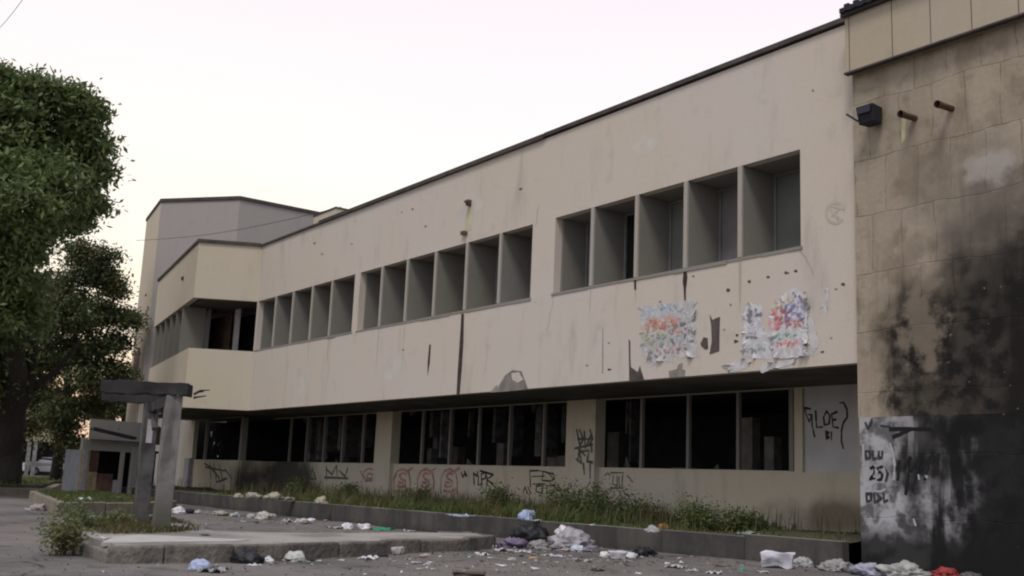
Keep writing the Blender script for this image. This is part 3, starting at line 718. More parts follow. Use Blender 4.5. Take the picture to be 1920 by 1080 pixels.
gk = [[(180, 480), (215, 500), (260, 560)], [(210, 475), (215, 560)], [(230, 480), (245, 580), (300, 560)], [(260, 490), (280, 575)], [(185, 500), (290, 520)], [(290, 510), (325, 560)]]
stroke_px(S(320, 700, 1 / 2.843, gk), 3.0, 17.8, 'graffiti_tag', m_sprayg)

# ------------------------------------------------------------------ posters (torn paper pasted on the upper wall)
def paper(name, outline, Y, mat, label, group=None, curl=.05, seed=0, prints=()):
    """torn sheet: a fan-triangulated grid clipped to an outline, lifted at the rim"""
    random.seed(seed)
    me = bmesh.new(); P = []
    for i in range(len(outline)):
        a, b = outline[i], outline[(i + 1) % len(outline)]
        n = max(2, int(math.hypot(b[0] - a[0], b[1] - a[1]) / 3))
        for q in range(n):
            t_ = q / n; j = 1.3 if q else .4
            P.append((a[0] + (b[0] - a[0]) * t_ + random.uniform(-j, j), a[1] + (b[1] - a[1]) * t_ + random.uniform(-j, j)))
    cx = sum(p[0] for p in P) / len(P); cy = sum(p[1] for p in P) / len(P)
    rings = []
    for s in (1, .82, .6, .35):
        ring = []
        for (a, b) in P:
            w = py(cx + (a - cx) * s, cy + (b - cy) * s, Y)
            lift = curl * max(0, noise.noise((a * .10, b * .10, seed)) - .22) * {1: 2.6, .82: .5}.get(s, 0) + .005 + (.004 if s < 1 else 0) * noise.noise((a * .25 * s, b * .25 * s, seed + 3))
            ring.append(me.verts.new((w.x, Y - lift, w.z)))
        rings.append(ring)
    for r0, r1 in zip(rings[:-1], rings[1:]):
        for i in range(len(P)):
            j = (i + 1) % len(P); me.faces.new((r0[i], r0[j], r1[j], r1[i]))
    me.faces.new(rings[-1])
    m2 = bpy.data.meshes.new(name); bmesh.ops.recalc_face_normals(me, faces=me.faces); me.to_mesh(m2); me.free(); m2.materials.append(mat)
    o = bpy.data.objects.new(name, m2); C.objects.link(o)
    sol = o.modifiers.new('thick', 'SOLIDIFY'); sol.thickness = .003; sol.offset = 1
    tag(o, label, 'poster', group)
    for (col, gx, gy, gw, gh, nn) in prints:      # lettering that no longer reads: short brush-like strokes
        random.seed(seed * 31 + int(gx)); lines = []
        for _ in range(nn):
            x0_ = gx + random.uniform(-.5, .5) * gw; y0_ = gy + random.uniform(-.5, .5) * gh - (x0_ - gx) * .07
            hh = random.uniform(.18, .42) * min(gh, 22); L_ = [(x0_, y0_)]
            for _k in range(random.choice((2, 3, 4))): L_.append((x0_ + random.uniform(-.45, .6) * hh, y0_ + random.uniform(-.6, .6) * hh))
            lines.append(L_)
        q_ = stroke_px(lines, random.uniform(1.5, 2.3), Y - .012, 'print', simple('print_ink', tuple(q * .6 + .17 for q in col), .2, 9)); q_.parent = o; q_.matrix_parent_inverse = Matrix.Identity(4)
    return o
def paper_mat(name, base, inks, seed):
    t = NT(name, .8).pos(); x, y, z = t.sep()
    n = t.noise(6, 4); c = t.mix(t.rng(n, .35, .7), base, tuple(Vector(base) * .72))
    n3 = t.noise(2.2, 5)
    c = t.mix(t.rng(n3, .60, .66, 0, .6), c, (.45, .40, .34))
    for i, (col, cx, cz, rx, rz, lo) in enumerate(inks):
        m = t.noise(7.5 + i * 1.3, 3, stretch=(1, 1, 1.2)); e = t.ellipse(x, z, cx, cz, rx, rz, .5, n3, .8)
        c = t.mix(t.math('MULTIPLY', t.math('MULTIPLY', t.rng(m, lo + .03, lo + .10), e), .6), c, col)
    t.color(c); return t.m
def W2(x, y): p = py(x, y, YF); return p.x, p.z
def ink(col, x, y, rx, rz, lo=.5): a, b = W2(x, y); return (col, a, b, rx, rz, lo)
mp1 = paper_mat('poster_paper_faded', (.58, .57, .57), [ink((.52, .46, .22), 1228, 620, .9, .42, .47), ink((.68, .17, .11), 1238, 608, .75, .2, .43), ink((.25, .42, .62), 1232, 578, .9, .2, .5), ink((.70, .22, .18), 1262, 620, .55, .16, .48), ink((.09, .09, .13), 1275, 630, .6, .4, .52), ink((.20, .2, .22), 1240, 650, 1.1, .25, .53), ink((.72, .25, .2), 1252, 658, .8, .12, .5), ink((.22, .36, .34), 1230, 640, 1.0, .35, .55)], 1)
mp2 = paper_mat('poster_paper_white', (.68, .67, .69), [ink((.70, .08, .07), 1456, 595, .32, .25, .42), ink((.72, .10, .13), 1480, 608, .62, .12, .43), ink((.12, .10, .40), 1488, 585, .32, .35, .44), ink((.60, .42, .08), 1462, 568, .4, .2, .48), ink((.72, .14, .08), 1478, 645, .4, .13, .44), ink((.15, .42, .28), 1472, 630, .35, .1, .46), ink((.12, .12, .15), 1410, 628, .24, .1, .44), ink((.25, .33, .28), 1415, 654, .35, .12, .48), ink((.1, .08, .25), 1412, 600, .2, .35, .53)], 2)
mp3 = paper_mat('poster_paper_bare', (.64, .62, .61), [], 3)
paper('poster', [(1196, 577), (1225, 572), (1262, 568), (1300, 562), (1308, 566), (1305, 600), (1306, 640), (1310, 668), (1290, 672), (1262, 668), (1262, 680), (1235, 677), (1222, 688), (1212, 680), (1204, 660), (1200, 630), (1202, 600)], YF, mp1, 'large faded poster with red and yellow print, peeling on the wall under the last windows', 'torn posters on the upper wall', .10, 4, [((.55, .16, .09), 1238, 608, 50, 18, 16), ((.42, .36, .14), 1222, 625, 26, 40, 9), ((.10, .10, .13), 1278, 630, 40, 50, 16), ((.2, .3, .45), 1238, 577, 60, 8, 6), ((.5, .2, .18), 1258, 656, 60, 10, 9), ((.14, .14, .15), 1228, 668, 40, 16, 9), ((.6, .6, .62), 1265, 605, 60, 60, 12), ((.25, .35, .3), 1230, 640, 50, 20, 8)])
paper('poster', [(1396, 572), (1408, 566), (1420, 574), (1429, 572), (1430, 600), (1432, 622), (1448, 626), (1450, 660), (1446, 674), (1420, 673), (1396, 668), (1393, 630)], YF, mp2, 'tall torn white poster with grey lettering, left part of the right-hand cluster', 'torn posters on the upper wall', .10, 6, [((.10, .09, .16), 1412, 595, 22, 36, 10), ((.12, .13, .16), 1410, 630, 22, 8, 7), ((.22, .30, .26), 1418, 655, 34, 10, 8)])
paper('poster', [(1446, 578), (1462, 562), (1476, 545), (1492, 540), (1512, 552), (1520, 572), (1514, 590), (1514, 640), (1518, 668), (1500, 670), (1470, 672), (1450, 670), (1447, 630), (1440, 604)], YF - .012, mp2, 'torn white poster with bright red and blue print, second from the annex', 'torn posters on the upper wall', .14, 8, [((.58, .07, .06), 1462, 590, 30, 22, 12), ((.60, .10, .12), 1482, 606, 56, 14, 14), ((.13, .11, .38), 1488, 584, 30, 30, 11), ((.5, .32, .08), 1464, 568, 24, 14, 7), ((.58, .13, .07), 1478, 645, 42, 9, 12), ((.14, .34, .24), 1474, 630, 40, 7, 8), ((.1, .1, .13), 1498, 556, 24, 16, 6), ((.7, .7, .72), 1500, 600, 24, 40, 6)])
paper('poster', [(1515, 586), (1522, 592), (1530, 620), (1538, 642), (1530, 655), (1524, 668), (1518, 664), (1517, 625)], YF, mp3, 'blank grey paper sliver hanging off the right edge of the red and blue poster', 'torn posters on the upper wall', .08, 9)
paper('poster', [(1366, 688), (1378, 676), (1398, 672), (1410, 678), (1400, 690), (1385, 696), (1368, 698)], YF, mp3, 'crumpled white paper flap peeling from the lower edge, left of the overhang flaps', 'torn posters on the upper wall', .25, 12)
paper('poster', [(1424, 688), (1440, 680), (1470, 676), (1494, 672), (1492, 682), (1470, 688), (1450, 690), (1430, 700), (1426, 696)], YF, mp3, 'wide white paper strip peeling away above the overhang edge', 'torn posters on the upper wall', .25, 13)
paper('poster', [(1550, 540), (1554, 540), (1552, 575), (1548, 592), (1546, 575), (1538, 578), (1546, 562)], YF, mp3, 'thin white paper shred alone beside the annex corner', 'torn posters on the upper wall', .04, 14)

# ------------------------------------------------------------------ annex on the right
ann = empty('annex_building', (-8, 16, 0)); ann_inv = Matrix.Translation((8, -16, 0))
tag(ann, 'tan rendered annex wall, burnt black and sooty at its foot, right of the cream facade', 'building')
def apart(mb, name, mat, **kw):
    o = mb.build(name, mat, None, **kw); o.parent = ann; o.matrix_parent_inverse = ann_inv; return o
AX = py(1606, 600, 15.86).x; YA = 15.86; ZP = 2.64
apart(MB().box(AX, 6, YA, 30, ZP + .003, 9.9), 'wall', m_annex)
apart(MB().box(AX + .03, 6, YA - .02, 29.9, -.2, ZP), 'lower_wall', m_annexw)
apart(MB().box(AX + .0, 6.2, YA - .2, YA - .003, 8.93, 10.02), 'fascia', m_fascia)
ln = MB()
for x in (-11.5, -10.6, -9.85, -9.1, -8.3, -7.4, -6.4): ln.box(x, x + .010, YA - .205, YA - .199, 8.95, 10.0)
apart(ln, 'fascia_joint', m_crack)
apart(MB().box(AX - .02, 6.2, YA - .23, YA - .1, 8.895, 8.928), 'drip_edge', m_coping)
rf = MB(); n = 180
for i in range(n):     # corrugated sheet edge
    x0 = AX + .0 + i * .1; h = .05 * abs(math.sin(i * 1.57))
    rf.prism([(x0, YA - .36), (x0 + .1, YA - .36), (x0 + .1, 30), (x0, 30)], 10.05 + h * .3, 10.14 + h + .006 * i / 3)
apart(rf, 'roof', m_metal)
apart(MB().box(AX - .03, 6.2, YA - .3, YA - .15, 10.0, 10.06), 'gutter', m_coping)
# stains, painted marks
m_rusts = simple('rust_stain', (.34, .26, .15), .25, 5)
def apoly(pts, th, name, mat):
    o = poly_px(pts, YA, th, name, mat); o.parent = ann; o.matrix_parent_inverse = ann_inv; return o
apoly([(1692, 222), (1698, 222), (1697, 262), (1690, 270)], .003, 'run_stain', simple('pale_run', (.46, .42, .26), .2, 6))
def astroke(lines, w, name, mat):
    o = stroke_px(lines, w, YA - .02, name, mat); o.parent = ann; o.matrix_parent_inverse = ann_inv; return o
# painted figures (crop scale 3.373, origin 1580,760)
L25 = [[(178, 400), (190, 388), (205, 400), (198, 430), (175, 468), (172, 468)], [(172, 468), (205, 462)], [(252, 388), (222, 396), (218, 425), (238, 420), (252, 440), (245, 468), (220, 472)]]
astroke(S(1580, 760, 1 / 3.373, L25), 3.2, 'painted_number', m_black)
bl = [[(145, 110), (160, 150), (185, 90), (180, 130)], [(240, 130), (300, 135)], [(145, 290), (150, 340), (175, 330), (170, 290), (145, 290)], [(190, 290), (192, 340), (215, 335)], [(230, 290), (228, 335), (250, 330), (252, 290)],
      [(150, 560), (155, 610), (180, 600), (182, 560), (150, 560)], [(200, 555), (205, 620)], [(215, 560), (245, 590), (215, 610)], [(260, 555), (262, 610), (285, 600)], [(265, 400), (285, 430), (275, 480)]]
for i0, i1 in ((0, 1), (1, 2), (2, 6), (6, 10), (10, 11)): astroke(S(1580, 760, 1 / 3.373, bl[i0:i1]), 3.6, 'graffiti_tag', m_spray)
wh = [[(140, 420), (155, 470), (165, 415)], [(205, 380), (215, 430), (225, 400)], [(262, 400), (270, 440), (255, 490)], [(150, 520), (175, 500), (178, 540)], [(200, 540), (240, 545), (270, 530)], [(130, 250), (135, 380)], [(480, 440), (484, 468)], [(520, 440), (535, 455)], [(450, 720), (462, 760)], [(300, 240), (318, 300), (330, 380), (325, 470)]]
astroke(S(1580, 760, 1 / 3.373, wh), 3.2, 'graffiti_tag', m_pale)
dk = [[(340, 400), (360, 350), (350, 470)], [(390, 400), (430, 330), (400, 560)], [(430, 420), (490, 330), (455, 500)], [(500, 400), (560, 320), (520, 470)], [(560, 370), (610, 310), (590, 430)], [(320, 200), (420, 160)], [(300, 150), (560, 150)]]
astroke(S(1580, 760, 1 / 3.373, dk), 4.5, 'graffiti_tag', m_black)

# floodlight and two pipes on the annex
def at_annex(x, y): return py(x, y, YA)
a = at_annex(1646, 222)
fl = empty('floodlight', (a.x, YA, a.z)); tag(fl, 'black box floodlight bracketed high on the tan annex wall', 'floodlight')
hs = MB().prism([(-.16, -.34), (.18, -.34), (.14, -.08), (-.12, -.08)], -.17, .15, top=[(-.17, -.42), (.19, -.42), (.15, -.06), (-.13, -.06)])
hs.build('housing', m_metal, fl, bevel=.02)
MB().box(-.13, .14, -.43, -.405, -.0, .13).build('lens', simple('lamp_glass', (.03, .03, .045), .1, 3, .2), fl)
MB().obox((.0, -.1, 0), (.0, 0, .0), .07, .05).build('bracket', m_metal, fl)
MB().obox((-.16, -.36, -.10), (-.34, -.44, .06), .05, .03).build('shutter_flap', m_metal, fl)
def pipe(x, y, x2, y2, label):
    b = at_annex(x2, y2); e = Vector((-.0, -.42, .0))
    o = empty('drain_pipe', (b.x, YA, b.z)); tag(o, label, 'pipe', 'pipe stubs through the annex wall')
    MB().tube([(0, 0, 0), (-.02, -.40, -.01)], .055, 12, cap=False).build('pipe', m_rust, o, smooth=True)
    MB().tube([(-.015, -.34, -.008), (-.02, -.41, -.01)], .064, 12, cap=False).build('rim', m_rust, o, smooth=True)
    MB().tube([(-.0, -.35, -.01), (-.0, -.345, -.01)], .052, 12).build('bore', m_black, o)
pipe(1690, 210, 1716, 222, 'rusty pipe stub over the pale run stain, next to the floodlight')
pipe(1760, 192, 1785, 204, 'rusty pipe stub farther from the floodlight, right of its twin')
# thin pole of scrap on the roof corner
a = py(1622, 30, 15.9); b = py(1655, -20, 15.9)
o = MB().tube([tuple(a), tuple(a.lerp(b, .5) + Vector((0, 0, .03))), tuple(b)], .02, 6).build('antenna_rod', m_wire); tag(o, 'thin bent rod sticking up at the corner of the annex roof', 'rod')

# ------------------------------------------------------------------ tower block and penthouse behind
tw = empty('tower_block', (-57, 20, 0)); tw_inv = Matrix.Translation((57, -20, 0)); tag(tw, 'tall windowless grey-sided tower block rising behind the left end of the cream building', 'building')
def tpart(mb, name, mat):
    o = mb.build(name, mat, None); o.parent = tw; o.matrix_parent_inverse = tw_inv; return o
T = [(-62.68, 18.3), (-57.45, 17.44), (-53.71, 20.43), (-53.78, 27.5), (-62.7, 29)]
HT = 14.4 + EYE
tpart(MB().prism(T, -.2, HT), 'wall', m_tower)
# lighter narrow left face skin
d = (Vector(T[1]) - Vector(T[0])).normalized(); nrm = Vector((d.y, -d.x)); nrm = nrm if nrm.y < 0 else -nrm
A_, B_ = Vector(T[0]), Vector(T[1])
tpart(MB().prism([tuple(A_ + nrm * .03), tuple(B_ + nrm * .03), tuple(B_ + nrm * .002), tuple(A_ + nrm * .002)], -.2, HT - .002), 'side_wall', m_bay)
tpart(MB().prism(offset(T, -.08), HT, HT + .18), 'coping', m_coping)
s0, s1 = .18, .60
wp = [A_.lerp(B_, s0), A_.lerp(B_, s1)]
zt = 7.6
tpart(MB().prism([tuple(wp[0] + nrm * .05), tuple(wp[1] + nrm * .05), tuple(wp[1] + nrm * .032), tuple(wp[0] + nrm * .032)], 5.2, 7.75), 'window', m_wood)
pc = pd(630, 389, 41.5)
o = MB().box(pc.x - 1.9, pc.x, pc.y, pc.y + 2.2, 9.6, pc.z - .03).build('wall', m_bay); ph = empty('roof_hut', (pc.x, pc.y, 9.85)); o.parent = ph; o.matrix_parent_inverse = Matrix.Translation((-pc.x, -pc.y, -9.85))
o = MB().box(pc.x - 1.93, pc.x + .03, pc.y - .03, pc.y + 2.23, pc.z - .028, pc.z + .03).build('roof', m_coping, ph); o.matrix_parent_inverse = Matrix.Translation((-pc.x, -pc.y, -9.85))
tag(ph, 'small cream stair hut peeking over the roof line beside the tower', 'roof hut')

# ------------------------------------------------------------------ gatehouse left of the tower
def at_d(x, y, dist, z=None):
    p = pd(x, y, dist); return p
kq = pz(150, 915, 0)
D0 = 47.
ka = pd(118, 915, D0); kb = pd(186, 915, D0 - 1.2); kc = pd(268, 915, D0 + 1.5)
gh = empty('gatehouse', (kb.x, kb.y, 0)); gi = Matrix.Translation((-kb.x, -kb.y, 0)); tag(gh, 'small flat-roofed concrete gatehouse with broken reddish doorway beside the tower foot', 'gatehouse')
def gpart(mb, name, mat):
    o = mb.build(name, mat, None); o.parent = gh; o.matrix_parent_inverse = gi; return o
def col(xpx, dist): p = pd(xpx, 900, dist); return Vector((p.x, p.y))
gA, gB, gC = col(117, D0 + 1.5), col(152, D0), col(268, D0 + 1.8)
gD = gC + (gA - gB) * 1.6; gA2 = gA
back = Vector((-3.2, 1.6))
topz = pd(200, 787, D0).z
gm = MB()
def wseg(a, b, z0, z1, mat, name, th=.18, off=0.):
    d = (b - a).normalized(); n = Vector((-d.y, d.x)); n = n if n.dot(Vector((-1, .3))) > 0 else -n
    return gpart(MB().prism([tuple(a + n * off), tuple(b + n * off), tuple(b + n * (off + th)), tuple(a + n * (off + th))], z0, z1), name, mat)
L = lambda s: gB.lerp(gC, s)
m_gh = plaster('gatehouse_render', (.40, .39, .36), .4).m
m_ghw = simple('ochre_paint', (.34, .27, .16), .3, 4)
wseg(gA, gB, -.1, topz - 1.25, simple('pale_grey_paint', (.33, .33, .34), .15, 3), 'side_wall')
wseg(L(0), L(.10), -.1, topz - 1.25, m_ghw, 'corner_pier')
wseg(L(.10), L(.24), -.1, 1.05, m_ghw, 'low_wall', off=.02)
wseg(L(.24), L(.50), -.1, 1.0, m_wood, 'low_wall', off=.03)
wseg(L(.10), L(.30), 1.05, topz - 1.25, m_wood, 'broken_door', off=.25)
wseg(L(.52), L(.62), .15, .75, m_pale, 'low_panel', off=.05)
wseg(L(.62), L(.655), .1, topz - 1.25, m_finedge, 'door_post')
wseg(L(.80), L(1.0), -.1, topz - 1.0, m_gh, 'wall', off=.02)
gpart(MB().prism([tuple(L(0) + back * .2), tuple(L(1) + back * .2), tuple(L(1) + back), tuple(L(0) + back)], topz - 1.2, topz - 1.1), 'ceiling', m_dark)
wseg(L(0) + back * .8, L(1) + back * .8, -.1, topz - 1.2, m_black, 'inner_wall')
fr = (gB - gC).normalized(); nn = Vector((-fr.y, fr.x)); nn = nn if nn.x > 0 else -nn
gpart(MB().prism([tuple(L(-.02) + nn * .25), tuple(L(1.0) + nn * .25), tuple(L(1.0) + back), tuple(L(-.02) + back)], topz - .8, topz), 'roof', m_gh)
wseg(L(0), L(1.0), topz - 1.25, topz - .8, m_gh, 'lintel', off=.12)
# sagging dark canopy plank
p = pd(172, 803, D0 - 1); q = pd(252, 822, D0 - .6)
gpart(MB().obox(p, q, .7, .10), 'canopy', m_metal)

# ------------------------------------------------------------------ carport and a car at the far left
cb = empty('carport', (-90, 10, 0)); D1 = 92.
p0 = pd(-20, 900, D1); p1 = pd(50, 900, D1); p2 = pd(128, 900, D1); 
ci = Matrix.Translation((90, -10, 0)); tag(cb, 'low mossy cream carport with a dark open bay behind the big tree', 'carport')
def cpart(mb, name, mat):
    o = mb.build(name, mat, None); o.parent = cb; o.matrix_parent_inverse = ci; return o
a2, b2 = Vector((p0.x, p0.y)), Vector((p2.x, p2.y)); dd = (b2 - a2).normalized(); bk = Vector((-dd.y, dd.x)); bk = bk if bk.x < 0 else -bk
zt, zb = pd(80, 745, D1).z, pd(80, 828, D1).z
m_cp = plaster('carport_fascia', (.38, .35, .23), .6).m
cpart(MB().prism([tuple(a2), tuple(b2), tuple(b2 + bk * .4), tuple(a2 + bk * .4)], zb, zt), 'fascia', m_cp)
cpart(MB().prism([tuple(a2 + bk * .4), tuple(b2 + bk * .4), tuple(b2 + bk * 7), tuple(a2 + bk * 7)], zb + .1, zb + .3), 'roof', m_dark)
cpart(MB().prism([tuple(a2 + bk * 7), tuple(b2 + bk * 7), tuple(b2 + bk * 7.2), tuple(a2 + bk * 7.2)], -.2, zt), 'back_wall', m_dark)
for s in (.0, .42, .5, .97): 
    c0 = a2.lerp(b2, s); cpart(MB().prism([tuple(c0 + bk * .05), tuple(c0 + dd * .3 + bk * .05), tuple(c0 + dd * .3 + bk * .35), tuple(c0 + bk * .35)], -.2, zb), 'pillar', m_postc)
# car: lofted side profile
def make_car(loc, rz):
    car = empty('parked_car', loc, rz); tag(car, 'white hatchback parked in the dark carport behind the tree', 'car')
    m_paint = simple('white_car_paint', (.7, .7, .72), .05, 2, .3, 0, .5)
    prof = [(-2.0, .3, .55), (-2.02, .62, .62), (-1.85, .95, .7), (-1.2, 1.02, .8), (-.7, 1.42, .66), (.4, 1.47, .64), (1.3, 1.4, .62), (1.85, 1.0, .74), (1.98, .62, .7), (1.95, .3, .62)]
    m = MB(); n = len(prof)
    for sgn in (-1, 1): m.v += [(x, sgn * w * 1.05, z) for x, z, w in prof]
    m.f = [tuple(range(n)), tuple(range(2 * n - 1, n - 1, -1))] + [(i, n + i, n + (i + 1) % n, (i + 1) % n) for i in range(n)]
    m.build('body', m_paint, car, bevel=.05)
    for sgn in (-1, 1):
        MB().obox((-.95, sgn * .74, 1.2), (1.3, sgn * .74, 1.2), .03, .3).build('side_window', m_black, car)
        for x in (-1.25, 1.25):
            w = MB().tube([(x, sgn * .62, .32), (x, sgn * .86, .32)], .32, 18).build('wheel', m_black, car)
            MB().tube([(x, sgn * .85, .32), (x, sgn * .875, .32)], .19, 12).build('rim', m_postc, w)
        MB().obox((-2.03, sgn * .55, .72), (-1.98, sgn * .55, .72), .3, .16).build('headlight', m_glass, car)
    MB().face
    ws = MB(); ws.face([(-1.17, -.7, 1.06), (-1.17, .7, 1.06), (-.76, .6, 1.40), (-.76, -.6, 1.40)]); o = ws.build('windscreen', m_black, car); o.location = (-.03, 0, .02)
pcar = pd(88, 880, D1 + 2.0); make_car((pcar.x, pcar.y, .42), math.radians(100))

# ------------------------------------------------------------------ concrete frame of two posts on the island
pf = empty('concrete_pergola', (-18.3, 6.1, .25)); pinv = Matrix.Translation((18.3, -6.1, -.25))
tag(pf, 'two weathered concrete posts carrying a dark broken beam on the pavement island', 'pergola')
def fpart(mb, name, mat, **kw):
    o = mb.build(name, mat, None, **kw); o.parent = pf; o.matrix_parent_inverse = pinv; return o
P1 = Vector((-18.35, 6.12)); P2 = Vector((-21.1, 6.62))
dr = (P2 - P1).normalized(); dn = Vector((-dr.y, dr.x))
hz = 2.51
def post(P, w, dpt, z0, z1, mat):
    m = MB(); K_ = 9; n0 = 0
    for i in range(K_):
        z = z0 + (z1 - z0) * i / (K_ - 1)
        for sx_, sy_ in ((-1, -1), (1, -1), (1, 1), (-1, 1)):
            r_ = 1 + random.uniform(-.035, .035); p = P + dr * (sx_ * w / 2 * r_) + dn * (sy_ * dpt / 2 * r_); m.v.append((p.x, p.y, z))
    for i in range(K_ - 1):
        for j in range(4): m.f.append((i * 4 + j, i * 4 + (j + 1) % 4, (i + 1) * 4 + (j + 1) % 4, (i + 1) * 4 + j))
    m.f.append((3, 2, 1, 0)); m.f.append(tuple((K_ - 1) * 4 + j for j in range(4)))
    return fpart(m, 'post', mat, bevel=.012)
random.seed(21)
post(P1, .26, .27, .2, hz, m_postf)
post(P2, .28, .27, .2, hz, m_postd)
def beam(a, b, z0, z1, w, mat, name='beam'):
    m = MB(); K_ = 12
    for i in range(K_):
        p = a.lerp(b, i / (K_ - 1)); j = .02
        for sy_, z in ((-1, z0), (1, z0), (1, z1), (-1, z1)):
            q = p + dn * (sy_ * w / 2 + random.uniform(-j, j)); m.v.append((q.x, q.y, z + random.uniform(-j, j)))
    for i in range(K_ - 1):
        for j in range(4): m.f.append((i * 4 + j, i * 4 + (j + 1) % 4, (i + 1) * 4 + (j + 1) % 4, (i + 1) * 4 + j))
    m.f.append((3, 2, 1, 0)); m.f.append(tuple((K_ - 1) * 4 + j for j in range(4)))
    return fpart(m, name, mat, bevel=.01)
def at_depth(x, y, P, z):
    w = (Vector((P.x, P.y, z)) - Vector((0, 0, EYE))).dot(FW); q = ray(x, y) * w; return Vector((q.x, q.y))
dirb = (at_depth(205, 727, P1, 2.6) - P1).normalized()
bz = hz + .003
def crossbeam(a, b, z0, z1, w, name='beam'):
    global dn
    old = dn; d_ = (b - a).normalized(); dn = Vector((-d_.y, d_.x)); beam(a, b, z0, z1, w, m_beam, name); dn = old
crossbeam(P1 - dirb * .27, P1 + dirb * 1.22, bz, bz + .21, .30)
crossbeam(P2 - dirb * .30, P2 + dirb * .95, bz, bz + .24, .30)
crossbeam(P1 + dr * .18, P2 - dr * .18, bz - .18, bz + .0 - .01, .16)
# ragged bits at the right end
rg = MB(); e = P1 - dirb * .2
for i in range(3):
    a = Vector((e.x + random.uniform(-.1, .1), e.y + .12 + random.uniform(0, .05), hz - .02 + random.uniform(-.05, .1)))
    rg.tube([a, a + Vector((.02, .07, random.uniform(-.03, .05))), a + Vector((.05 + random.uniform(0, .05), .12 + random.uniform(0, .1), random.uniform(0, .07)))], [.025, .016, .008], 5)
fpart(rg, 'rebar', m_beam)
# diagonal brace remains and infill block between the posts
fpart(MB().obox((P1.x, P1.y, hz - .05), (P1.lerp(P2, .55).x, P1.lerp(P2, .55).y, hz - .12), .1, .22), 'corbel', m_beam)
fpart(MB().obox((P2.x + .12, P2.y, hz - .02), (P2.x + .5, P2.y - .05, hz - .5), .10, .10), 'brace', m_postd)
wp_ = MB().box(-.05, .05, -.006, .0, -.22, .22)
q = P2 + dr * -.145
fpart(MB().prism([tuple(q + dn * -.05), tuple(q + dn * .06), tuple(q + dn * .06 - dr * .008), tuple(q + dn * -.05 - dr * .008)], 1.75, 2.2), 'pasted_paper', m_pale)

# ------------------------------------------------------------------ vegetation
def leaf_mesh(name, cents, size, mat, parent=None, droop=.5, aspect=2.6):
    """cents: (n,3) array; one folded leaf (2 quads) per centre"""
    n = len(cents); sz = size * rng.uniform(.6, 1.3, n)
    th = rng.uniform(0, 2 * np.pi, n); el_ = rng.normal(-droop, .45, n)
    d = np.stack([np.cos(th) * np.cos(el_), np.sin(th) * np.cos(el_), np.sin(el_)], 1)
    s = np.cross(d, np.array([0, 0, 1.])); s /= np.linalg.norm(s, axis=1)[:, None] + 1e-9
    up = np.cross(s, d); roll = rng.normal(0, .6, n)[:, None]
    s2 = s * np.cos(roll) + up * np.sin(roll)
    L_ = d * sz[:, None]; Wd = s2 * (sz / aspect)[:, None]
    v = np.stack([cents - L_ * .5, cents + Wd * .5, cents + L_ * .5, cents - Wd * .5], 1).reshape(-1, 3)
    me = bpy.data.meshes.new(name); me.vertices.add(n * 4); me.vertices.foreach_set('co', v.ravel())
    me.loops.add(n * 4); me.loops.foreach_set('vertex_index', np.arange(n * 4)); me.polygons.add(n)
    me.polygons.foreach_set('loop_start', np.arange(0, n * 4, 4)); me.polygons.foreach_set('loop_total', np.full(n, 4))
    me.update(); me.validate(); me.materials.append(mat)
    o = bpy.data.objects.new(name, me); C.objects.link(o); o.parent = parent
    return o
def blob_points(c, r, clumps, per, cr, sq=.85):
    u = rng.normal(size=(clumps, 3)); u /= np.linalg.norm(u, axis=1)[:, None]
    rad = r * rng.uniform(.55, 1.04, clumps) ** .8
    cc = np.array(c) + u * rad[:, None] * np.array([1, 1, sq])
    p = cc[:, None, :] + rng.normal(size=(clumps, per, 3)) * cr * np.array([1, 1, .6])
    return p.reshape(-1, 3)
def make_tree(name, label, base, dist, blobs, leafsize, mat, trunk, dens=1.0, group=None, clr=.35):
    root = empty(name, base); inv = Vector(base); tag(root, label, 'tree', group)
    pts = []
    for (x, y, rpx, dd_) in blobs:
        c = pd(x, y, dist + dd_); r = rpx / F_PX * dist
        k_ = int(22 * dens * (r / 1.5) ** 2 + 8); pts.append(blob_points(c, max(.2, r - clr * .9), k_, 84, clr))
    for (x, y, rpx, dd_) in blobs:       # loose twigs and drooping sprays past the edge of the crown
        if rpx < 16: continue
        for _ in range(9):
            a_ = rng.uniform(0, 6.28); c = pd(x + math.cos(a_) * rpx * 1.0, y - math.sin(a_) * rpx * .98, dist + dd_)
            q_ = rng.normal(size=(16, 3)) * clr * np.array([.42, .42, .75]); q_[:, 2] -= clr * .4; pts.append(np.array(c) + q_)
    P_ = np.concatenate(pts) - np.array(inv)
    leaf_mesh('crown', P_, leafsize, mat, root)
    tm = MB()
    for path, r0, r1 in trunk:
        W_ = [pd(x, y, dist + dd_) - inv for x, y, dd_ in path]
        n = len(W_); rs = [r0 + (r1 - r0) * i / (n - 1) for i in range(n)]
        # resample with wobble
        Q = []; R_ = []
        for i in range(n - 1):
            for q in range(4):
                t_ = q / 4; Q.append(W_[i].lerp(W_[i + 1], t_) + Vector((random.uniform(-1, 1), random.uniform(-1, 1), 0)) * r0 * .05); R_.append(rs[i] * (1 - t_) + rs[i + 1] * t_)
        Q.append(W_[-1]); R_.append(rs[-1]); tm.tube(Q, R_, 10)
    tm.build('trunk', m_bark, root, smooth=True)
    return root
pb = pz(22, 907, .38)
DA = 44.
bA = pd(20, 905, DA + 6); baseA = (bA.x, bA.y, .35)
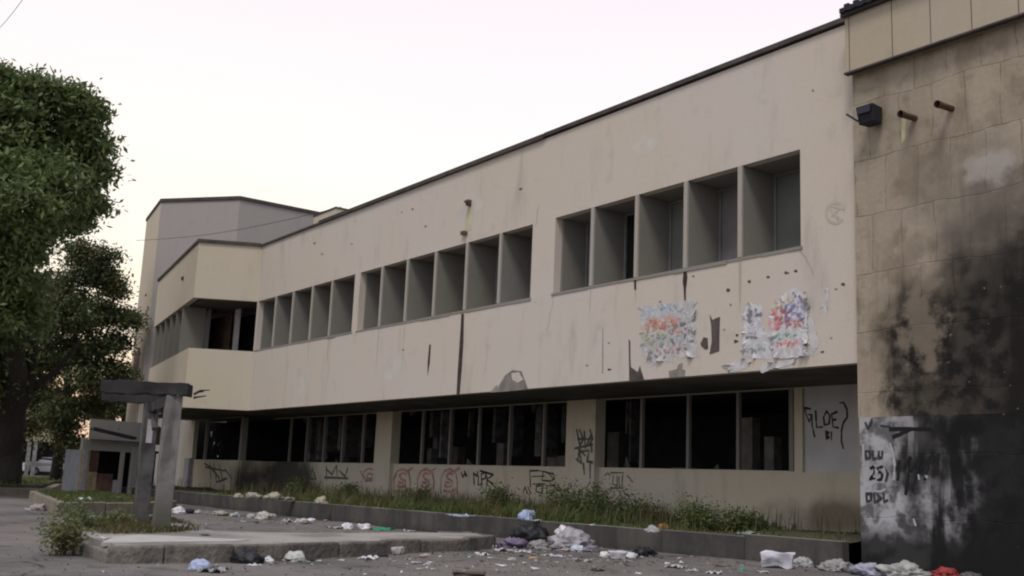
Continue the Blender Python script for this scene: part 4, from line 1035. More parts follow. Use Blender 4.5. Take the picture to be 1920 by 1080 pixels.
blobsA = [(50, 260, 95, 0), (-40, 240, 110, 2), (128, 228, 46, 1), (166, 248, 24, 0), (152, 200, 22, 0), (120, 185, 30, 2), (60, 180, 42, 1), (20, 200, 60, 0), (0, 150, 28, 0), (175, 296, 22, 1), (132, 305, 50, 3), (150, 360, 30, 2), (168, 335, 20, 1), (100, 350, 70, -1), (30, 370, 95, -2), (150, 410, 28, 2), (110, 400, 48, 1), (50, 440, 60, 0), (-50, 400, 120, 0), (5, 500, 70, -1), (50, 540, 40, 1), (-60, 560, 120, 0), (10, 600, 70, 1), (50, 610, 55, 3), (-50, 700, 90, 4), (5, 690, 52, 4), (-120, 300, 140, 0), (140, 178, 14, 0), (190, 275, 12, 0), (184, 385, 12, 2), (178, 210, 9, 0), (196, 320, 9, 0), (80, 165, 16, 0)]
blobsA = [(x - 8, y, r, d) for x, y, r, d in blobsA]
make_tree('broadleaf_tree', 'huge dense dark green tree towering at the left edge of the picture', baseA, DA, blobsA, .30, m_leafA,
          [([(0, 912, 6), (10, 850, 6), (22, 780, 5), (28, 700, 3), (10, 580, 1), (-10, 440, 0)], .78, .25), ([(20, 790, 5), (50, 730, 4), (62, 660, 3), (60, 600, 1)], .42, .12), ([(28, 830, 6), (-20, 720, 4), (-60, 600, 2)], .45, .15), ([(60, 730, 4), (110, 690, 3), (150, 640, 2)], .18, .05)], 1.25, clr=.36)
DB = 60.
bB = pd(105, 900, DB + 6); baseB = (bB.x, bB.y, .35)
blobsB = [(160, 500, 38, 0), (200, 480, 16, 0), (150, 470, 18, 0), (185, 520, 30, 1), (120, 540, 48, 1), (215, 545, 18, 0), (205, 590, 36, 1), (240, 600, 22, 0), (160, 590, 50, 0), (110, 620, 60, 2), (60, 600, 60, 3), (225, 640, 20, 1), (190, 650, 34, 0), (140, 670, 38, 1), (100, 690, 34, 3), (60, 670, 40, 4), (205, 690, 22, 1), (170, 710, 34, 0), (225, 700, 12, 0), (130, 760, 32, 1), (165, 760, 26, 2), (195, 740, 22, 2), (118, 800, 26, 2), (135, 830, 20, 2), (30, 730, 40, 6), (80, 740, 45, 4), (60, 800, 28, 5), (95, 780, 30, 3), (210, 520, 10, 0), (100, 570, 30, 0)]
make_tree('broadleaf_tree', 'medium olive and brown-leaved tree between the huge tree and the tower', baseB, DB, blobsB, .25, m_leafB,
          [([(104, 905, 6), (112, 830, 5), (120, 760, 3), (135, 660, 1), (160, 540, 0)], .34, .08), ([(116, 800, 4), (80, 720, 4), (60, 640, 3)], .2, .06), ([(122, 745, 3), (180, 690, 1), (205, 610, 1)], .2, .05)], 1.3, clr=.42)
# far trees at the left that close the view
DC = 120.
for k_, (x, lab, bl_) in enumerate([(-30, 'distant dark tree behind the trunk of the huge tree', [(-30, 700, 60, 0), (-10, 780, 50, 0), (-60, 800, 60, 0), (20, 760, 30, 0)]),
                                   (232, 'small distant tree glimpsed between gatehouse roof and tower', [(215, 745, 22, 0), (235, 765, 16, 0), (190, 775, 22, 0), (228, 720, 14, 0)])]):
    bC = pd(x, 895, DC); make_tree('background_tree', lab, (bC.x, bC.y, 0), DC, bl_, .5, m_leafB, [([(x, 898, 0), (x, 820, 0), (x, 740, 0)], .5, .15)], .6, clr=.6)

# weeds along the facade: blades in tufts (stuff)
def blades(name, roots, h, w, mat, lean=.35):
    n = len(roots); th = rng.uniform(0, 2 * np.pi, n); hh = h * rng.uniform(.45, 1.25, n)
    d = np.stack([np.cos(th), np.sin(th), np.zeros(n)], 1); ln_ = rng.uniform(.05, lean, n) * hh
    tip = roots + d * ln_[:, None] + np.array([0, 0, 1.]) * hh[:, None]
    mid = roots + d * (ln_ * .3)[:, None] + np.array([0, 0, .6]) * hh[:, None]
    s = np.stack([-np.sin(th + .6), np.cos(th + .6), np.zeros(n)], 1) * (w * rng.uniform(.5, 1.3, n))[:, None]
    v = np.stack([roots - s * .5, roots + s * .5, mid + s * .5, tip, mid - s * .5], 1).reshape(-1, 3)
    me = bpy.data.meshes.new(name); me.vertices.add(n * 5); me.vertices.foreach_set('co', v.ravel())
    me.loops.add(n * 5); me.loops.foreach_set('vertex_index', np.arange(n * 5)); me.polygons.add(n)
    me.polygons.foreach_set('loop_start', np.arange(0, n * 5, 5)); me.polygons.foreach_set('loop_total', np.full(n, 5))
    me.update(); me.validate(); me.materials.append(mat); o = bpy.data.objects.new(name, me); C.objects.link(o); return o
def dens_x(x):
    # how tall/thick the weeds stand along the wall (measured from the photo)
    pts = [(-52, .06), (-44, .08), (-40, .08), (-37, .45), (-35, .7), (-32, .55), (-29, .85), (-27, .6), (-24.6, 1.05), (-22.8, .55), (-22, 1.1), (-20.5, 1.2), (-19, .8), (-18.2, .3), (-17.3, .2), (-16.4, .5), (-15.2, .22), (-14, .10), (-11.8, .06)]
    for (a, b), (c, d_) in zip(pts[:-1], pts[1:]):
        if x <= c: return b + (d_ - b) * (x - a) / (c - a)
    return .1
def weed_roots(n, y0f=0, y1f=1, pw=1.0):
    out = []; 
    while len(out) < n:
        x = random.uniform(-52, -11.8); 
        if random.random() > dens_x(x): continue
        fy = y0f + (y1f - y0f) * random.random() ** pw
        if noise.noise((x * .9, fy * 4, 2)) + .6 * noise.noise((x * 2.7, fy * 9, 5)) < random.uniform(-.3, .35): continue
        ya = kerb_y(x) + .05; y = ya + (19.15 - ya) * fy
        if abs(y) < .1: continue
        out.append((x, y, bed_z(x, fy) - .02))
    return np.array(out)
random.seed(31)
R1 = weed_roots(22000); hsc = np.array([dens_x(x) for x in R1[:, 0]])
cl_ = np.array([max(.25, 1 + 1.6 * noise.noise((x * 1.6, y * 1.3, 9))) for x, y, z in R1]); o = blades('weeds', R1, (.05 + .17 * hsc) * cl_, .022, m_grass, .9); tag(o, 'green weeds and grass growing in the bed along the facade', 'weeds', kind='stuff')
R2 = weed_roots(2600); o = blades('dry_grass', R2, .5, .016, m_dryg, .5); tag(o, 'thin dry grass stalks among the weeds by the wall', 'dry grass', kind='stuff')
# leafy weed clumps: countable plants
def plant(name, x, y, h, r, n, label, cat='weed', mat=None, ls=.09, group='leafy weeds in the bed'):
    root = empty(name, (x, y, 0)); tag(root, label, cat, group)
    z0 = bed_z(x, .6) if y > 14 else .0
    if y > 14: h *= .6
    st = MB()
    cs = []
    for i in range(9):
        a = random.uniform(0, 6.28); rr = random.uniform(.1, 1) * r; hh = h * random.uniform(.6, 1.05)
        tip = Vector((math.cos(a) * rr, math.sin(a) * rr, z0 + hh)); st.tube([(0, 0, z0 - .05), tip * .5 + Vector((0, 0, z0 * .5 + .05)), tip], [.012, .008, .004], 5)
        m_ = n // 9; t_ = rng.uniform(.3, 1.05, m_)[:, None]
        cs.append(np.array([0, 0, z0]) * (1 - t_) + np.array(tip) * t_ + rng.normal(size=(m_, 3)) * r * .22)
    leaf_mesh('foliage', np.concatenate(cs), ls, mat or m_bush, root, droop=.1, aspect=2.0)
    st.build('stem', m_grass, root)
    return root
random.seed(41)
for x, h, r, lab in ((-24.6, 1.0, .6, 'tall leafy weed in front of the pillar covered in tags'), (-21.6, 1.15, .9, 'widest leafy weed, right of the tagged pillar'), (-20.3, 1.0, .8, 'leafy weed below the second window right of the tagged pillar'), (-19.0, .75, .6, 'low leafy weed beside the orange rag'), (-16.4, .7, .65, 'dark leafy weed over the pale plastic near the annex'), (-15.5, .5, .45, 'short leafy weed nearest the annex under the white board'), (-29.3, .7, .6, 'leafy weed below the red graffiti rings'), (-33.8, .8, .5, 'leafy weed at the foot of the plain pillar'), (-37.5, .75, .7, 'farthest leafy weed, left of the plain pillar')):
    plant('leafy_weed', x, 17.6 if x < -18 else 17.2, h, r, 2600, lab, ls=.075)
# island bushes and grass in planter
for (px_, py_, h, r, lab) in ((120, 1018, .5, .42, 'ragged bush on the left tip of the pavement island'), (160, 1000, .6, .45, 'darker bush behind the ragged one on the island'), (218, 992, .45, .30, 'small grey-green bush beside the front post')):
    p = pz(px_, py_ + 8, .1); root = plant('bush', p.x, p.y, h, r, 1500, lab, 'bush', m_bush, .07, 'bushes on the island')
def scatter_poly(poly, n, z):
    xs2 = [p[0] for p in poly]; ys2 = [p[1] for p in poly]; out = []
    def inside(x, y):
        c = False; k = len(poly)
        for i in range(k):
            (x1, y1), (x2, y2) = poly[i], poly[i - 1]
            if (y1 > y) != (y2 > y) and x < (x2 - x1) * (y - y1) / (y2 - y1) + x1: c = not c
        return c
    while len(out) < n:
        x, y = random.uniform(min(xs2), max(xs2)), random.uniform(min(ys2), max(ys2))
        if inside(x, y) and noise.noise((x * .8, y * .8, 7)) > random.uniform(-.5, .3): out.append((x, y, z))
    return np.array(out)
o = blades('planter_grass', scatter_poly(offset(pl, .3), 5200, .26), .13, .025, m_grass, .8); tag(o, 'short grass growing in the left planter', 'grass', kind='stuff')
gp = [(-18.3, 4.6), (-17.2, 4.9), (-17.7, 6.0), (-18.5, 7.0), (-22.2, 7.6), (-22.6, 6.4)]
o = blades('island_grass', scatter_poly(gp, 3200, .245), .09, .02, m_dryg, .9); tag(o, 'sparse dry grass around the foot of the posts', 'grass', kind='stuff')
o = blades('verge_grass', scatter_poly([(-47, 6), (-48, 11), (-60, 14), (-72, 21), (-72, -2), (-56, -4)], 6000, .41), .16, .04, m_grass, .8); tag(o, 'short grass on the verge below the trees', 'grass', kind='stuff')

# ------------------------------------------------------------------ litter
LM = {}
def lmat(col, rough=.55):
    key = tuple(col)
    if key not in LM:
        t = NT('plastic_film', rough); n = t.noise(5, 4); b = Vector(col)
        t.color(t.mix(t.rng(n, .35, .7), tuple(b), tuple(b * .68))); t.bump(t.noise(22, 4), .5, .01); t.b.inputs['Specular IOR Level'].default_value = .4; LM[key] = t.m
    return LM[key]
def bag_mesh(seed, flat=.6, spiky=.35, sub=4):
    bm = bmesh.new(); bmesh.ops.create_icosphere(bm, subdivisions=sub, radius=1)
    for v_ in bm.verts:
        p = v_.co.normalized(); q = p * 1.3 + Vector((seed * 3.7, seed * 1.3, 0))
        n_ = noise.noise(q) * .45 + abs(noise.noise(q * 2.3)) * -spiky * 1.3 + abs(noise.noise(q * 5.1)) * -spiky * .55 + .28
        r_ = max(.35, 1 + n_)
        v_.co = Vector((p.x * r_, p.y * r_, p.z * r_ * flat))
        if v_.co.z < -.28 * flat: v_.co.z = -.28 * flat + (v_.co.z + .28 * flat) * .15
    z0 = min(v_.co.z for v_ in bm.verts)
    for v_ in bm.verts: v_.co.z -= z0
    return bm
def sheet_mesh(seed, aspect=1.3):
    bm = bmesh.new(); bmesh.ops.create_grid(bm, x_segments=14, y_segments=14, size=1)
    for v_ in bm.verts:
        x_, y_ = v_.co.x, v_.co.y; q = Vector((x_ * 1.2 + seed * 2.1, y_ * 1.2, seed))
        e_ = max(abs(x_), abs(y_))
        h = abs(noise.noise(q)) * .7 + abs(noise.noise(q * 2.6)) * .38 + abs(noise.noise(q * 5)) * .12
        v_.co = Vector((x_ * aspect * (1 - .18 * h) + noise.noise(q * 1.7) * .25, y_ * (1 - .18 * h) + noise.noise(q * 1.9 + Vector((5, 0, 0))) * .25, h * (.6 + .4 * e_)))
    z0 = min(v_.co.z for v_ in bm.verts)
    for v_ in bm.verts: v_.co.z -= z0 - .01
    return bm
def box_mesh(seed):
    bm = bmesh.new(); bmesh.ops.create_cube(bm, size=1.6)
    bmesh.ops.subdivide_edges(bm, edges=bm.edges, cuts=5, use_grid_fill=True)
    for v_ in bm.verts:
        v_.co.z *= .45; v_.co.x *= 1.2
        k_ = .8 + .2 * (v_.co.z + .36) / .72; v_.co.x *= k_; v_.co.y *= k_
        v_.co += Vector([noise.noise(v_.co * 1.8 + Vector((seed, i * 3, 0))) for i in range(3)]) * .16
    z0 = min(v_.co.z for v_ in bm.verts)
    for v_ in bm.verts: v_.co.z -= z0
    return bm
def cloth_mesh(seed):
    bm = bag_mesh(seed, .32, .55)
    return bm
def bottle_mesh(seed):
    bm = bmesh.new(); prof = [(0, -1), (.26, -1), (.28, -.9), (.26, -.3), (.28, .1), (.24, .4), (.1, .65), (.09, .8), (.12, .82), (.12, .95), (0, .95)]
    rings = []
    for r_, x_ in prof:
        rings.append([bm.verts.new((x_, r_ * math.cos(2 * math.pi * j / 12), .28 + r_ * math.sin(2 * math.pi * j / 12) * (.8 if seed % 2 else 1))) for j in range(12)])
    for a_, b_ in zip(rings[:-1], rings[1:]):
        for j in range(12): bm.faces.new((a_[j], a_[(j + 1) % 12], b_[(j + 1) % 12], b_[j]))
    bmesh.ops.remove_doubles(bm, verts=bm.verts, dist=1e-4); bmesh.ops.recalc_face_normals(bm, faces=bm.faces)
    return bm
BUILD = dict(bottle=bottle_mesh, bag=lambda s: bag_mesh(s, .75, .38), heap=lambda s: bag_mesh(s, .55, .6), cloth=cloth_mesh, sheet=sheet_mesh, box=box_mesh)
sid = [0]
def zbed(x, y):
    ya = kerb_y(x); return bed_z(x, max(0, (y - ya) / (19.4 - ya)))
def litter(kind, x, y, wpx, col, name, cat, label, where='g', group=None, hs=1.0, rough=.55):
    """x, y = photo position of the foot centre"""
    sid[0] += 1; s = sid[0]; random.seed(100 + s)
    if where == 'g':
        p = pz(x, y, 0.0); p = pz(x, y, gz(p.x, p.y)); z = gz(p.x, p.y) - .01
    elif where == 'b': p = pz(x, y, .52); z = zbed(p.x, p.y) - .02 if p.y > kerb_y(p.x) + .2 else .46
    elif where == 'k': p = pz(x, y, .475); z = .478
    elif where == 'i': p = pz(x, y, .27); z = .24
    elif where == 'p': p = pz(x, y, .30); z = .27
    dist = (p - Vector((0, 0, EYE))).dot(FW)
    r_ = wpx * 1.22 / 2 / F_PX * dist
    bm = BUILD[kind](s); me = bpy.data.meshes.new(name)
    ex = max(max(abs(v_.co.x), abs(v_.co.y)) for v_ in bm.verts)
    bmesh.ops.scale(bm, vec=Vector((r_ / ex * 1.05, r_ / ex * 1.05, r_ / ex * hs * 1.05)), verts=bm.verts)
    bm.to_mesh(me); bm.free(); me.materials.append(lmat(col, rough))
    if kind in ('bag', 'heap', 'cloth', 'sheet'): me.shade_smooth()
    o = bpy.data.objects.new(name, me); C.objects.link(o); o.location = (p.x, p.y, z); o.rotation_euler.z = random.uniform(0, 6.28)
    if kind == 'box': o.rotation_euler.z = random.uniform(-.3, .3) + .95
    if kind == 'sheet': sm_ = o.modifiers.new('t', 'SOLIDIFY'); sm_.thickness = .006
    tag(o, label, cat, group); return o
WH = (.72, .72, .76); GR = (.42, .42, .43); BK = (.02, .02, .024); BE = (.42, .38, .30); PK = (.5, .4, .38)
LIST = [
 ('bag', 334, 964, 26, WH, 'plastic_bag', 'bag', 'bright white bag nearest the front post, by the kerb foot', 'g'),
 ('bag', 354, 963, 18, BK, 'plastic_bag', 'bag', 'small black bag between white bags beside the front post', 'g'),
 ('bag', 372, 963, 14, GR, 'plastic_bag', 'bag', 'small grey bag right of the little black one', 'g'),
 ('sheet', 388, 960, 8, WH, 'crumpled_paper', 'paper', 'tiny white scrap between the small grey bag and beige heap', 'g'),
 ('heap', 412, 967, 28, BE, 'rag_heap', 'rags', 'beige rag heap at the kerb foot, left of its row', 'g'),
 ('heap', 441, 969, 20, GR, 'rag_heap', 'rags', 'small pale grey heap right of the beige rag heap', 'g'),
 ('heap', 497, 974, 34, (.5, .47, .42), 'rag_heap', 'rags', 'large pale crumpled heap in the middle of the row along the kerb', 'g'),
 ('bag', 472, 971, 15, GR, 'plastic_bag', 'bag', 'grey bag just left of the large pale heap', 'g'),
 ('sheet', 457, 978, 9, WH, 'crumpled_paper', 'paper', 'white scrap on the road below the small grey heap', 'g'),
 ('sheet', 538, 979, 24, GR, 'crumpled_paper', 'paper', 'flat grey sheet right of the large pale heap', 'g'),
 ('heap', 565, 982, 24, (.55, .5, .46), 'rag_heap', 'rags', 'cream crumple left of the last white bag on the kerb row', 'g'),
 ('bag', 582, 979, 15, WH, 'plastic_bag', 'bag', 'small white bag at the right end of the first kerb row', 'g'),
 ('sheet', 628, 991, 24, GR, 'crumpled_paper', 'paper', 'flat grey paper left of the white pair before the green bag', 'g'),
 ('bag', 652, 992, 22, WH, 'plastic_bag', 'bag', 'white bag, first of the pair left of the green one', 'g'),
 ('bag', 682, 993, 22, WH, 'plastic_bag', 'bag', 'white bag touching the green one', 'g'),
 ('sheet', 715, 993, 44, (.03, .36, .18), 'plastic_bag', 'bag', 'bright green plastic bag flattened on the road', 'g'),
 ('sheet', 767, 996, 20, GR, 'crumpled_paper', 'paper', 'thin pale scrap right of the green bag', 'g'),
 ('heap', 447, 934, 18, BE, 'rag_heap', 'rags', 'leftmost pale heap on top of the kerb by the soot', 'k'),
 ('heap', 476, 936, 28, (.36, .34, .29), 'rag_heap', 'rags', 'dull grey heap on the kerb, second from the soot', 'k'),
 ('heap', 513, 938, 34, BE, 'rag_heap', 'rags', 'biggest beige heap on top of the kerb', 'k'),
 ('heap', 542, 939, 20, (.3, .28, .24), 'rag_heap', 'rags', 'dim heap right of the biggest beige one on the kerb', 'k'),
 ('bag', 603, 945, 23, BE, 'plastic_bag', 'bag', 'beige bag alone on the kerb edge among weeds', 'k'),
 ('bag', 689, 943, 15, BE, 'plastic_bag', 'bag', 'small cream bag in the weeds below the round red tag', 'b'),
 ('sheet', 865, 968, 46, (.40, .46, .62), 'plastic_bag', 'bag', 'long pale blue plastic strip on the kerb edge', 'k'),
 ('bag', 990, 970, 32, (.42, .50, .72), 'plastic_bag', 'bag', 'pale blue bag in the weeds below the tagged pillar', 'b'),
 ('sheet', 1006, 972, 14, GR, 'crumpled_paper', 'paper', 'small green-grey scrap touching the pale blue bag', 'b'),
 ('sheet', 937, 945, 8, WH, 'crumpled_paper', 'paper', 'tiny white scrap caught in weeds left of the blue bag', 'b'),
 ('sheet', 1110, 985, 10, WH, 'crumpled_paper', 'paper', 'tiny white scrap on the kerb right of the trash pile', 'k'),
 ('bag', 1244, 988, 18, (.40, .17, .06), 'rag', 'rag', 'rusty orange rag in the weeds', 'b'),
 ('bag', 1222, 999, 24, GR, 'plastic_bag', 'bag', 'pale grey bag on the kerb below the orange rag', 'k'),
 ('bag', 1424, 990, 34, (.20, .27, .24), 'plastic_bag', 'bag', 'dull green plastic bag under the dark leafy weed', 'b'),
 ('sheet', 1402, 1004, 34, (.26, .33, .29), 'plastic_bag', 'bag', 'flat pale green plastic hanging on the kerb edge', 'k'),
 ('sheet', 1485, 1010, 12, WH, 'crumpled_paper', 'paper', 'small white scrap on the kerb nearest the annex', 'k'),
 ('bag', 463, 1056, 54, BK, 'plastic_bag', 'bag', 'large black bag against the island kerb', 'g'),
 ('bag', 497, 1046, 46, (.03, .025, .025), 'plastic_bag', 'bag', 'second black bag, behind and right of the large one', 'g'),
 ('bag', 503, 1053, 18, WH, 'plastic_bag', 'bag', 'white bag between the black bags', 'g'),
 ('sheet', 521, 1050, 26, GR, 'crumpled_paper', 'paper', 'grey and white crumpled paper right of the black bags', 'g'),
 ('bag', 552, 1053, 36, (.55, .56, .52), 'plastic_bag', 'bag', 'pale rounded bag at the right end of the black bag pile', 'g'),
 ('cloth', 580, 1052, 30, (.04, .035, .035), 'rag', 'rag', 'dark rag trailing right of the pale rounded bag', 'g'),
 ('sheet', 478, 1060, 22, WH, 'crumpled_paper', 'paper', 'white scrap on the road before the black bags', 'g'),
 ('bag', 432, 1050, 18, (.55, .40, .06), 'plastic_bag', 'bag', 'small yellow bag beside the large black bag', 'g'),
 ('bag', 377, 1068, 40, (.46, .52, .74), 'plastic_bag', 'bag', 'pale blue and white bag on the road in front of the island', 'g'),
 ('sheet', 400, 1072, 50, (.35, .35, .34), 'plastic_sheet', 'plastic sheet', 'grey film lying under the pale blue and white bag', 'g'),
 ('bag', 609, 1044, 13, WH, 'plastic_bag', 'bag', 'small white bag alone right of the black bag pile', 'g'),
 ('sheet', 692, 1047, 34, WH, 'crumpled_paper', 'paper', 'flat white paper left of the white carton', 'g'),
 ('cloth', 718, 1043, 22, BK, 'rag', 'rag', 'black rag between flat paper and white carton', 'g'),
 ('box', 741, 1038, 26, (.72, .68, .66), 'carton', 'carton', 'dented white carton against the island kerb', 'g'),
 ('sheet', 766, 1048, 14, PK, 'crumpled_paper', 'paper', 'pinkish scrap right of the white carton', 'g'),
 ('heap', 797, 1045, 20, PK, 'rag_heap', 'rags', 'small pink-beige rag midway between carton and trash pile', 'g'),
 ('bag', 912, 1028, 24, WH, 'plastic_bag', 'bag', 'round white bag at the left end of the trash pile', 'g'),
 ('bag', 934, 1026, 17, (.66, .66, .76), 'plastic_bag', 'bag', 'small lilac-white bag, second from the left in the trash pile', 'g'),
 ('heap', 962, 1028, 50, (.20, .15, .24), 'rag_heap', 'rags', 'purple cloth heap in the trash pile', 'g'),
 ('heap', 950, 1004, 44, (.27, .24, .19), 'sack', 'sack', 'slumped brown sack behind the purple cloth', 'g'),
 ('bag', 995, 1018, 62, BK, 'plastic_bag', 'bag', 'big black bag standing in the trash pile', 'g'),
 ('heap', 1027, 1019, 32, (.36, .36, .31), 'rag_heap', 'rags', 'greenish grey crumple between the black and the big white bag', 'g'),
 ('bag', 1057, 1006, 30, (.78, .77, .80), 'plastic_bag', 'bag', 'bulging white bag crowning the trash pile', 'h'),
 ('heap', 1070, 1030, 78, (.40, .39, .42), 'plastic_bag', 'bag', 'large grey bag carrying the bulging white one', 'g'),
 ('bag', 1083, 1034, 26, (.62, .64, .72), 'plastic_bag', 'bag', 'bluish white bag in front of the large grey bag', 'g'),
 ('sheet', 1060, 1033, 24, (.55, .44, .40), 'crumpled_paper', 'paper', 'pinkish crumpled paper in front of the trash pile', 'g'),
 ('sheet', 985, 1036, 20, WH, 'crumpled_paper', 'paper', 'white crumpled paper below the purple cloth', 'g'),
 ('sheet', 1012, 1030, 30, (.33, .34, .36), 'crumpled_paper', 'paper', 'grey paper litter below the black bag', 'g'),
 ('sheet', 950, 1034, 36, (.45, .44, .42), 'crumpled_paper', 'paper', 'pale paper spread below the purple cloth', 'g'),
 ('box', 960, 1051, 12, (.62, .62, .58), 'carton', 'carton', 'tiny pale box on the road below the trash pile', 'g'),
 ('sheet', 1028, 1041, 18, WH, 'crumpled_paper', 'paper', 'white torn paper on the road, centre of the pile front', 'g'),
 ('sheet', 1079, 1048, 17, GR, 'crumpled_paper', 'paper', 'flat pale scrap before the bluish white bag', 'g'),
 ('heap', 1110, 1035, 34, (.22, .20, .24), 'rag_heap', 'rags', 'dark lilac rags at the right of the trash pile', 'g'),
 ('bag', 1135, 1046, 20, (.74, .72, .68), 'plastic_bag', 'bag', 'cream round bag left of the white foam box', 'g'),
 ('box', 1159, 1049, 28, WH, 'foam_box', 'box', 'white crushed foam box between two small white bags', 'g'),
 ('bag', 1184, 1046, 18, WH, 'plastic_bag', 'bag', 'white round bag right of the white foam box', 'g'),
 ('heap', 1205, 1043, 44, BK, 'plastic_bag', 'bag', 'flat black bag against the dark kerb', 'g'),
 ('cloth', 1119, 1068, 24, (.05, .03, .025), 'rag', 'rag', 'dark brown rag on the road', 'g'),
 ('sheet', 1198, 1071, 14, WH, 'crumpled_paper', 'paper', 'small white scrap right of the dark brown rag', 'g'),
 ('sheet', 1267, 1063, 34, (.56, .56, .52), 'crumpled_paper', 'paper', 'pale crumpled sheet in front of the wide kerb', 'g'),
 ('sheet', 1296, 1067, 22, GR, 'crumpled_paper', 'paper', 'grey scrap touching the pale crumpled sheet', 'g'),
 ('box', 1458, 1066, 52, (.70, .69, .76), 'plastic_bag', 'bag', 'long lilac-white bag in front of the kerb near the annex', 'g'),
 ('heap', 1505, 1064, 46, (.42, .41, .42), 'plastic_bag', 'bag', 'translucent grey bag right of the long lilac-white one', 'g'),
 ('bag', 1492, 1052, 12, (.55, .53, .5), 'plastic_bag', 'bag', 'small beige bag on top between the long bag and grey bag', 'g'),
 ('bag', 1391, 1070, 13, (.10, .30, .20), 'plastic_bag', 'bag', 'little dark green bag on the road', 'g'),
 ('heap', 1570, 1072, 60, (.36, .35, .35), 'rag_heap', 'rags', 'grey litter heap before the corner of the annex', 'g'),
 ('heap', 1628, 1078, 60, (.40, .40, .50), 'plastic_bag', 'bag', 'bluish bag at the foot of the burnt wall corner', 'g'),
 ('heap', 1690, 1082, 88, (.44, .44, .42), 'plastic_bag', 'bag', 'large grey-white bag below the burnt annex wall', 'g'),
 ('bag', 1745, 1068, 34, (.66, .64, .62), 'plastic_bag', 'bag', 'white bag behind the red cloth', 'g'),
 ('heap', 1775, 1084, 52, (.33, .04, .04), 'rag', 'rag', 'red cloth by the burnt annex wall', 'g'),
 ('heap', 1884, 1084, 84, (.56, .56, .58), 'plastic_bag', 'bag', 'big white bag at the right edge of the picture', 'g'),
 ('heap', 1822, 1090, 50, (.12, .10, .10), 'rag_heap', 'rags', 'dark rags between the red cloth and the big white bag', 'g'),
 ('bag', 72, 957, 26, (.35, .28, .27), 'rag_heap', 'rags', 'reddish rags left of the planter', 'g'),
 ('sheet', 56, 955, 14, WH, 'crumpled_paper', 'paper', 'white scrap beside the reddish rags', 'g'),
 ('sheet', 101, 963, 12, GR, 'crumpled_paper', 'paper', 'pale scrap at the corner of the planter', 'g'),
 ('bag', 150, 940, 16, WH, 'plastic_bag', 'bag', 'white bag on the planter, left of two', 'p'),
 ('bag', 166, 938, 14, WH, 'plastic_bag', 'bag', 'white bag on the planter, right of two', 'p'),
 ('sheet', 232, 934, 20, (.5, .48, .45), 'crumpled_paper', 'paper', 'pale litter on the planter behind the dark post', 'p'),
 ('box', 880, 1080, 48, (.10, .075, .055), 'broken_board', 'board', 'broken brown board at the bottom edge of the picture', 'g'),
 ('sheet', 1655, 1066, 34, (.6, .6, .66), 'crumpled_paper', 'paper', 'white torn paper between the bluish bag and the large grey-white bag', 'g'),
 ('sheet', 1718, 1072, 34, (.5, .5, .5), 'plastic_sheet', 'plastic sheet', 'grey torn film between the large grey-white bag and the white bag', 'g'),
 ('sheet', 1812, 1074, 30, (.45, .43, .42), 'crumpled_paper', 'paper', 'dull torn paper above the dark rags by the burnt wall', 'g'),
 ('sheet', 1845, 1078, 28, (.6, .6, .6), 'crumpled_paper', 'paper', 'white torn paper touching the left side of the bag at the right edge', 'g'),
 ('bottle', 640, 1052, 15, (.45, .5, .5), 'plastic_bottle', 'bottle', 'clear plastic bottle on the road left of the flat white paper', 'g'),
 ('bottle', 882, 1044, 14, (.10, .22, .12), 'plastic_bottle', 'bottle', 'green bottle lying left of the trash pile', 'g'),
 ('bottle', 1100, 1052, 15, (.6, .62, .64), 'plastic_bottle', 'bottle', 'pale bottle lying just before the dark lilac rags', 'g'),
 ('bottle', 1352, 1064, 14, (.16, .09, .04), 'plastic_bottle', 'bottle', 'brown bottle lying left of the little dark green bag', 'g'),
 ('box', 1000, 1050, 14, (.5, .38, .25), 'carton', 'carton', 'small brown carton in front of the trash pile', 'g'),
 ('box', 845, 1032, 13, (.6, .58, .55), 'cup', 'cup', 'crushed pale cup against the right end of the island', 'g'),
 ('sheet', 1340, 1072, 26, (.6, .6, .6), 'crumpled_paper', 'paper', 'pale paper left of the brown bottle', 'g'),
 ('sheet', 1430, 1072, 22, (.45, .43, .40), 'crumpled_paper', 'paper', 'greyish paper at the left end of the long lilac-white bag', 'g'),
 ('sheet', 1545, 1066, 24, (.62, .62, .64), 'crumpled_paper', 'paper', 'white paper between the translucent grey bag and the grey litter heap', 'g'),
 ('sheet', 905, 1040, 22, (.62, .6, .6), 'crumpled_paper', 'paper', 'white paper below the round bag at the left of the trash pile', 'g'),
 ('sheet', 1045, 1044, 24, (.5, .5, .55), 'crumpled_paper', 'paper', 'bluish torn paper right of the torn white paper before the pile', 'g'),
 ('heap', 1010, 1026, 34, (.30, .28, .27), 'rag_heap', 'rags', 'brownish rags at the front foot of the big black bag', 'g'),
 ('sheet', 385, 1000, 14, (.08, .08, .08), 'rag', 'rag', 'small dark twist of rag on the island right of the front post', 'i'),
 ('sheet', 197, 1006, 14, (.6, .6, .6), 'crumpled_paper', 'paper', 'white scrap by the small grey-green bush', 'i'),
]
for it in LIST:
    kind, x, y, w, col, nm, cat, lab, where = it
    hs = 1.0
    if lab.startswith('bright green'): hs = .5
    if 'long pale blue' in lab: hs = .35
    if 'broken brown' in lab: hs = .35
    if lab.startswith(('second black', 'big black', 'large grey bag')): hs = 1.1
    if lab.startswith(('large grey-white', 'big white')): hs = .8
    if where == 'h':
        o = litter(kind, x, 1028, w, col, nm, cat, lab, 'g'); o.location.z += .27
    else: litter(kind, x, y, w, col, nm, cat, lab, where, hs=hs)
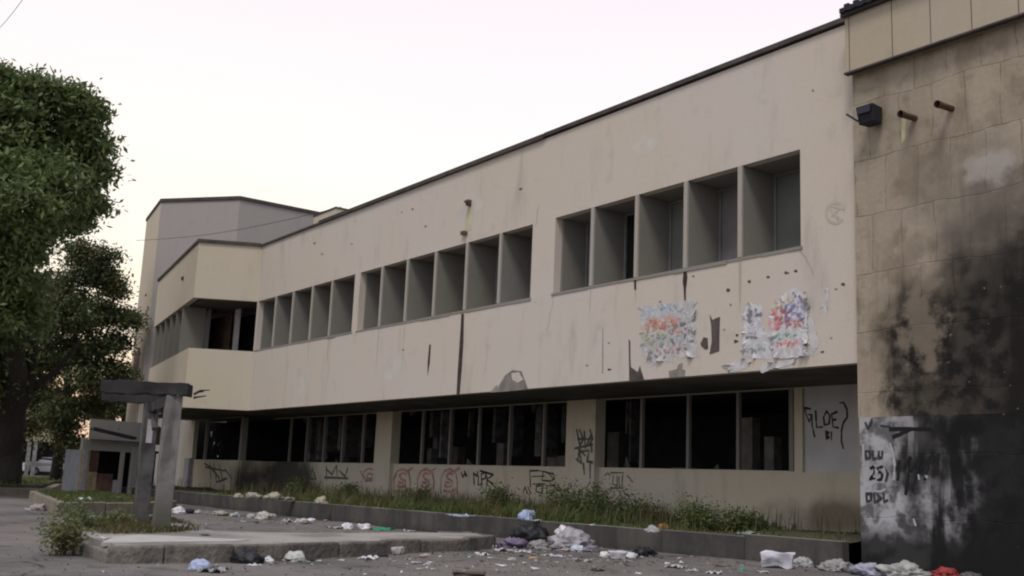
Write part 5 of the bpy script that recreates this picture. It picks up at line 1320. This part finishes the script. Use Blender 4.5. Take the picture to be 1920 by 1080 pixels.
# crumbs too small to count
random.seed(77); db = MB()
def crumbs(n, xr, yr, zf, s0, s1):
    for _ in range(n):
        x = random.uniform(*xr); y = random.uniform(*yr); z = zf(x, y); s = random.uniform(s0, s1)
        db.face([(x + random.uniform(-s, s), y + random.uniform(-s, s), z + random.uniform(.004, s * .5)) for _ in range(4)][:3])
for (cx, cy, n, sx_, sy_) in ((1000, 1036, 520, 62, 7), (540, 1055, 80, 60, 6), (1150, 1058, 120, 90, 8), (1500, 1068, 120, 90, 6), (760, 1045, 50, 80, 5), (520, 980, 90, 90, 5), (1690, 1075, 260, 90, 8), (90, 958, 20, 30, 3), (800, 1065, 60, 250, 10), (1250, 1066, 260, 230, 9), (700, 1055, 160, 200, 10), (450, 972, 160, 110, 6), (1000, 1060, 200, 160, 8), (300, 1070, 30, 160, 8)):
    for _ in range(n):
        p = pz(random.gauss(cx, sx_), min(1095, random.gauss(cy, sy_)), 0); s = random.uniform(.012, .05) * (1.0 if random.random() < .6 else 1.9)
        z = gz(p.x, p.y) + .005
        db.face([(p.x + random.uniform(-s, s), p.y + random.uniform(-s, s), z + random.uniform(.0, s * .6)) for _ in range(3)])
t = NT('mixed_scraps', .8); gg = t.n.new('ShaderNodeNewGeometry'); rr = ramp(t.n, [(0, (.05, .045, .045)), (.35, (.12, .1, .08)), (.55, (.55, .54, .55)), (.75, (.3, .27, .24)), (.9, (.6, .6, .62))], 'CONSTANT'); t.l.new(gg.outputs['Random Per Island'], rr.inputs[0]); t.color(rr.outputs[0])
o = db.build('litter_scraps', t.m); tag(o, 'tiny scraps of paper and grit scattered over the road', 'litter', kind='stuff')
# small stones/leaves on road, as stuff
db = MB(); random.seed(78)
for _ in range(900):
    p = pz(random.uniform(-20, 1940), random.uniform(985, 1095), 0)
    if not (-40 < p.x < -8): continue
    s = random.uniform(.01, .03); z = gz(p.x, p.y)
    c = [(p.x + random.uniform(-s, s), p.y + random.uniform(-s, s), z) for _ in range(3)]; tip = (p.x, p.y, z + s * .8)
    db.face(c); db.face([c[0], c[1], tip]); db.face([c[1], c[2], tip]); db.face([c[2], c[0], tip])
o = db.build('grit', m_spd); tag(o, 'grit and crumbs of stone on the asphalt', 'grit', kind='stuff')

# ------------------------------------------------------------------ overhead wires
def wire(pts, r_, label):
    m = MB(); m.tube(pts, r_, 5); o = m.build('overhead_wire', m_wire); tag(o, label, 'wire')
a, b = pd(255, 451, 58), pd(640, 388, 39); n = 14
wire([a.lerp(b, i / n) - Vector((0, 0, .9 * math.sin(math.pi * i / n) * .3)) for i in range(n + 1)], .012, 'thin sagging wire crossing the front of the tower')
a, b = pd(-10, 62, 30), pd(52, -14, 22)
wire([a.lerp(b, i / 8) - Vector((0, 0, .05 * math.sin(math.pi * i / 8))) for i in range(9)], .006, 'thin wire crossing the sky in the top left corner')
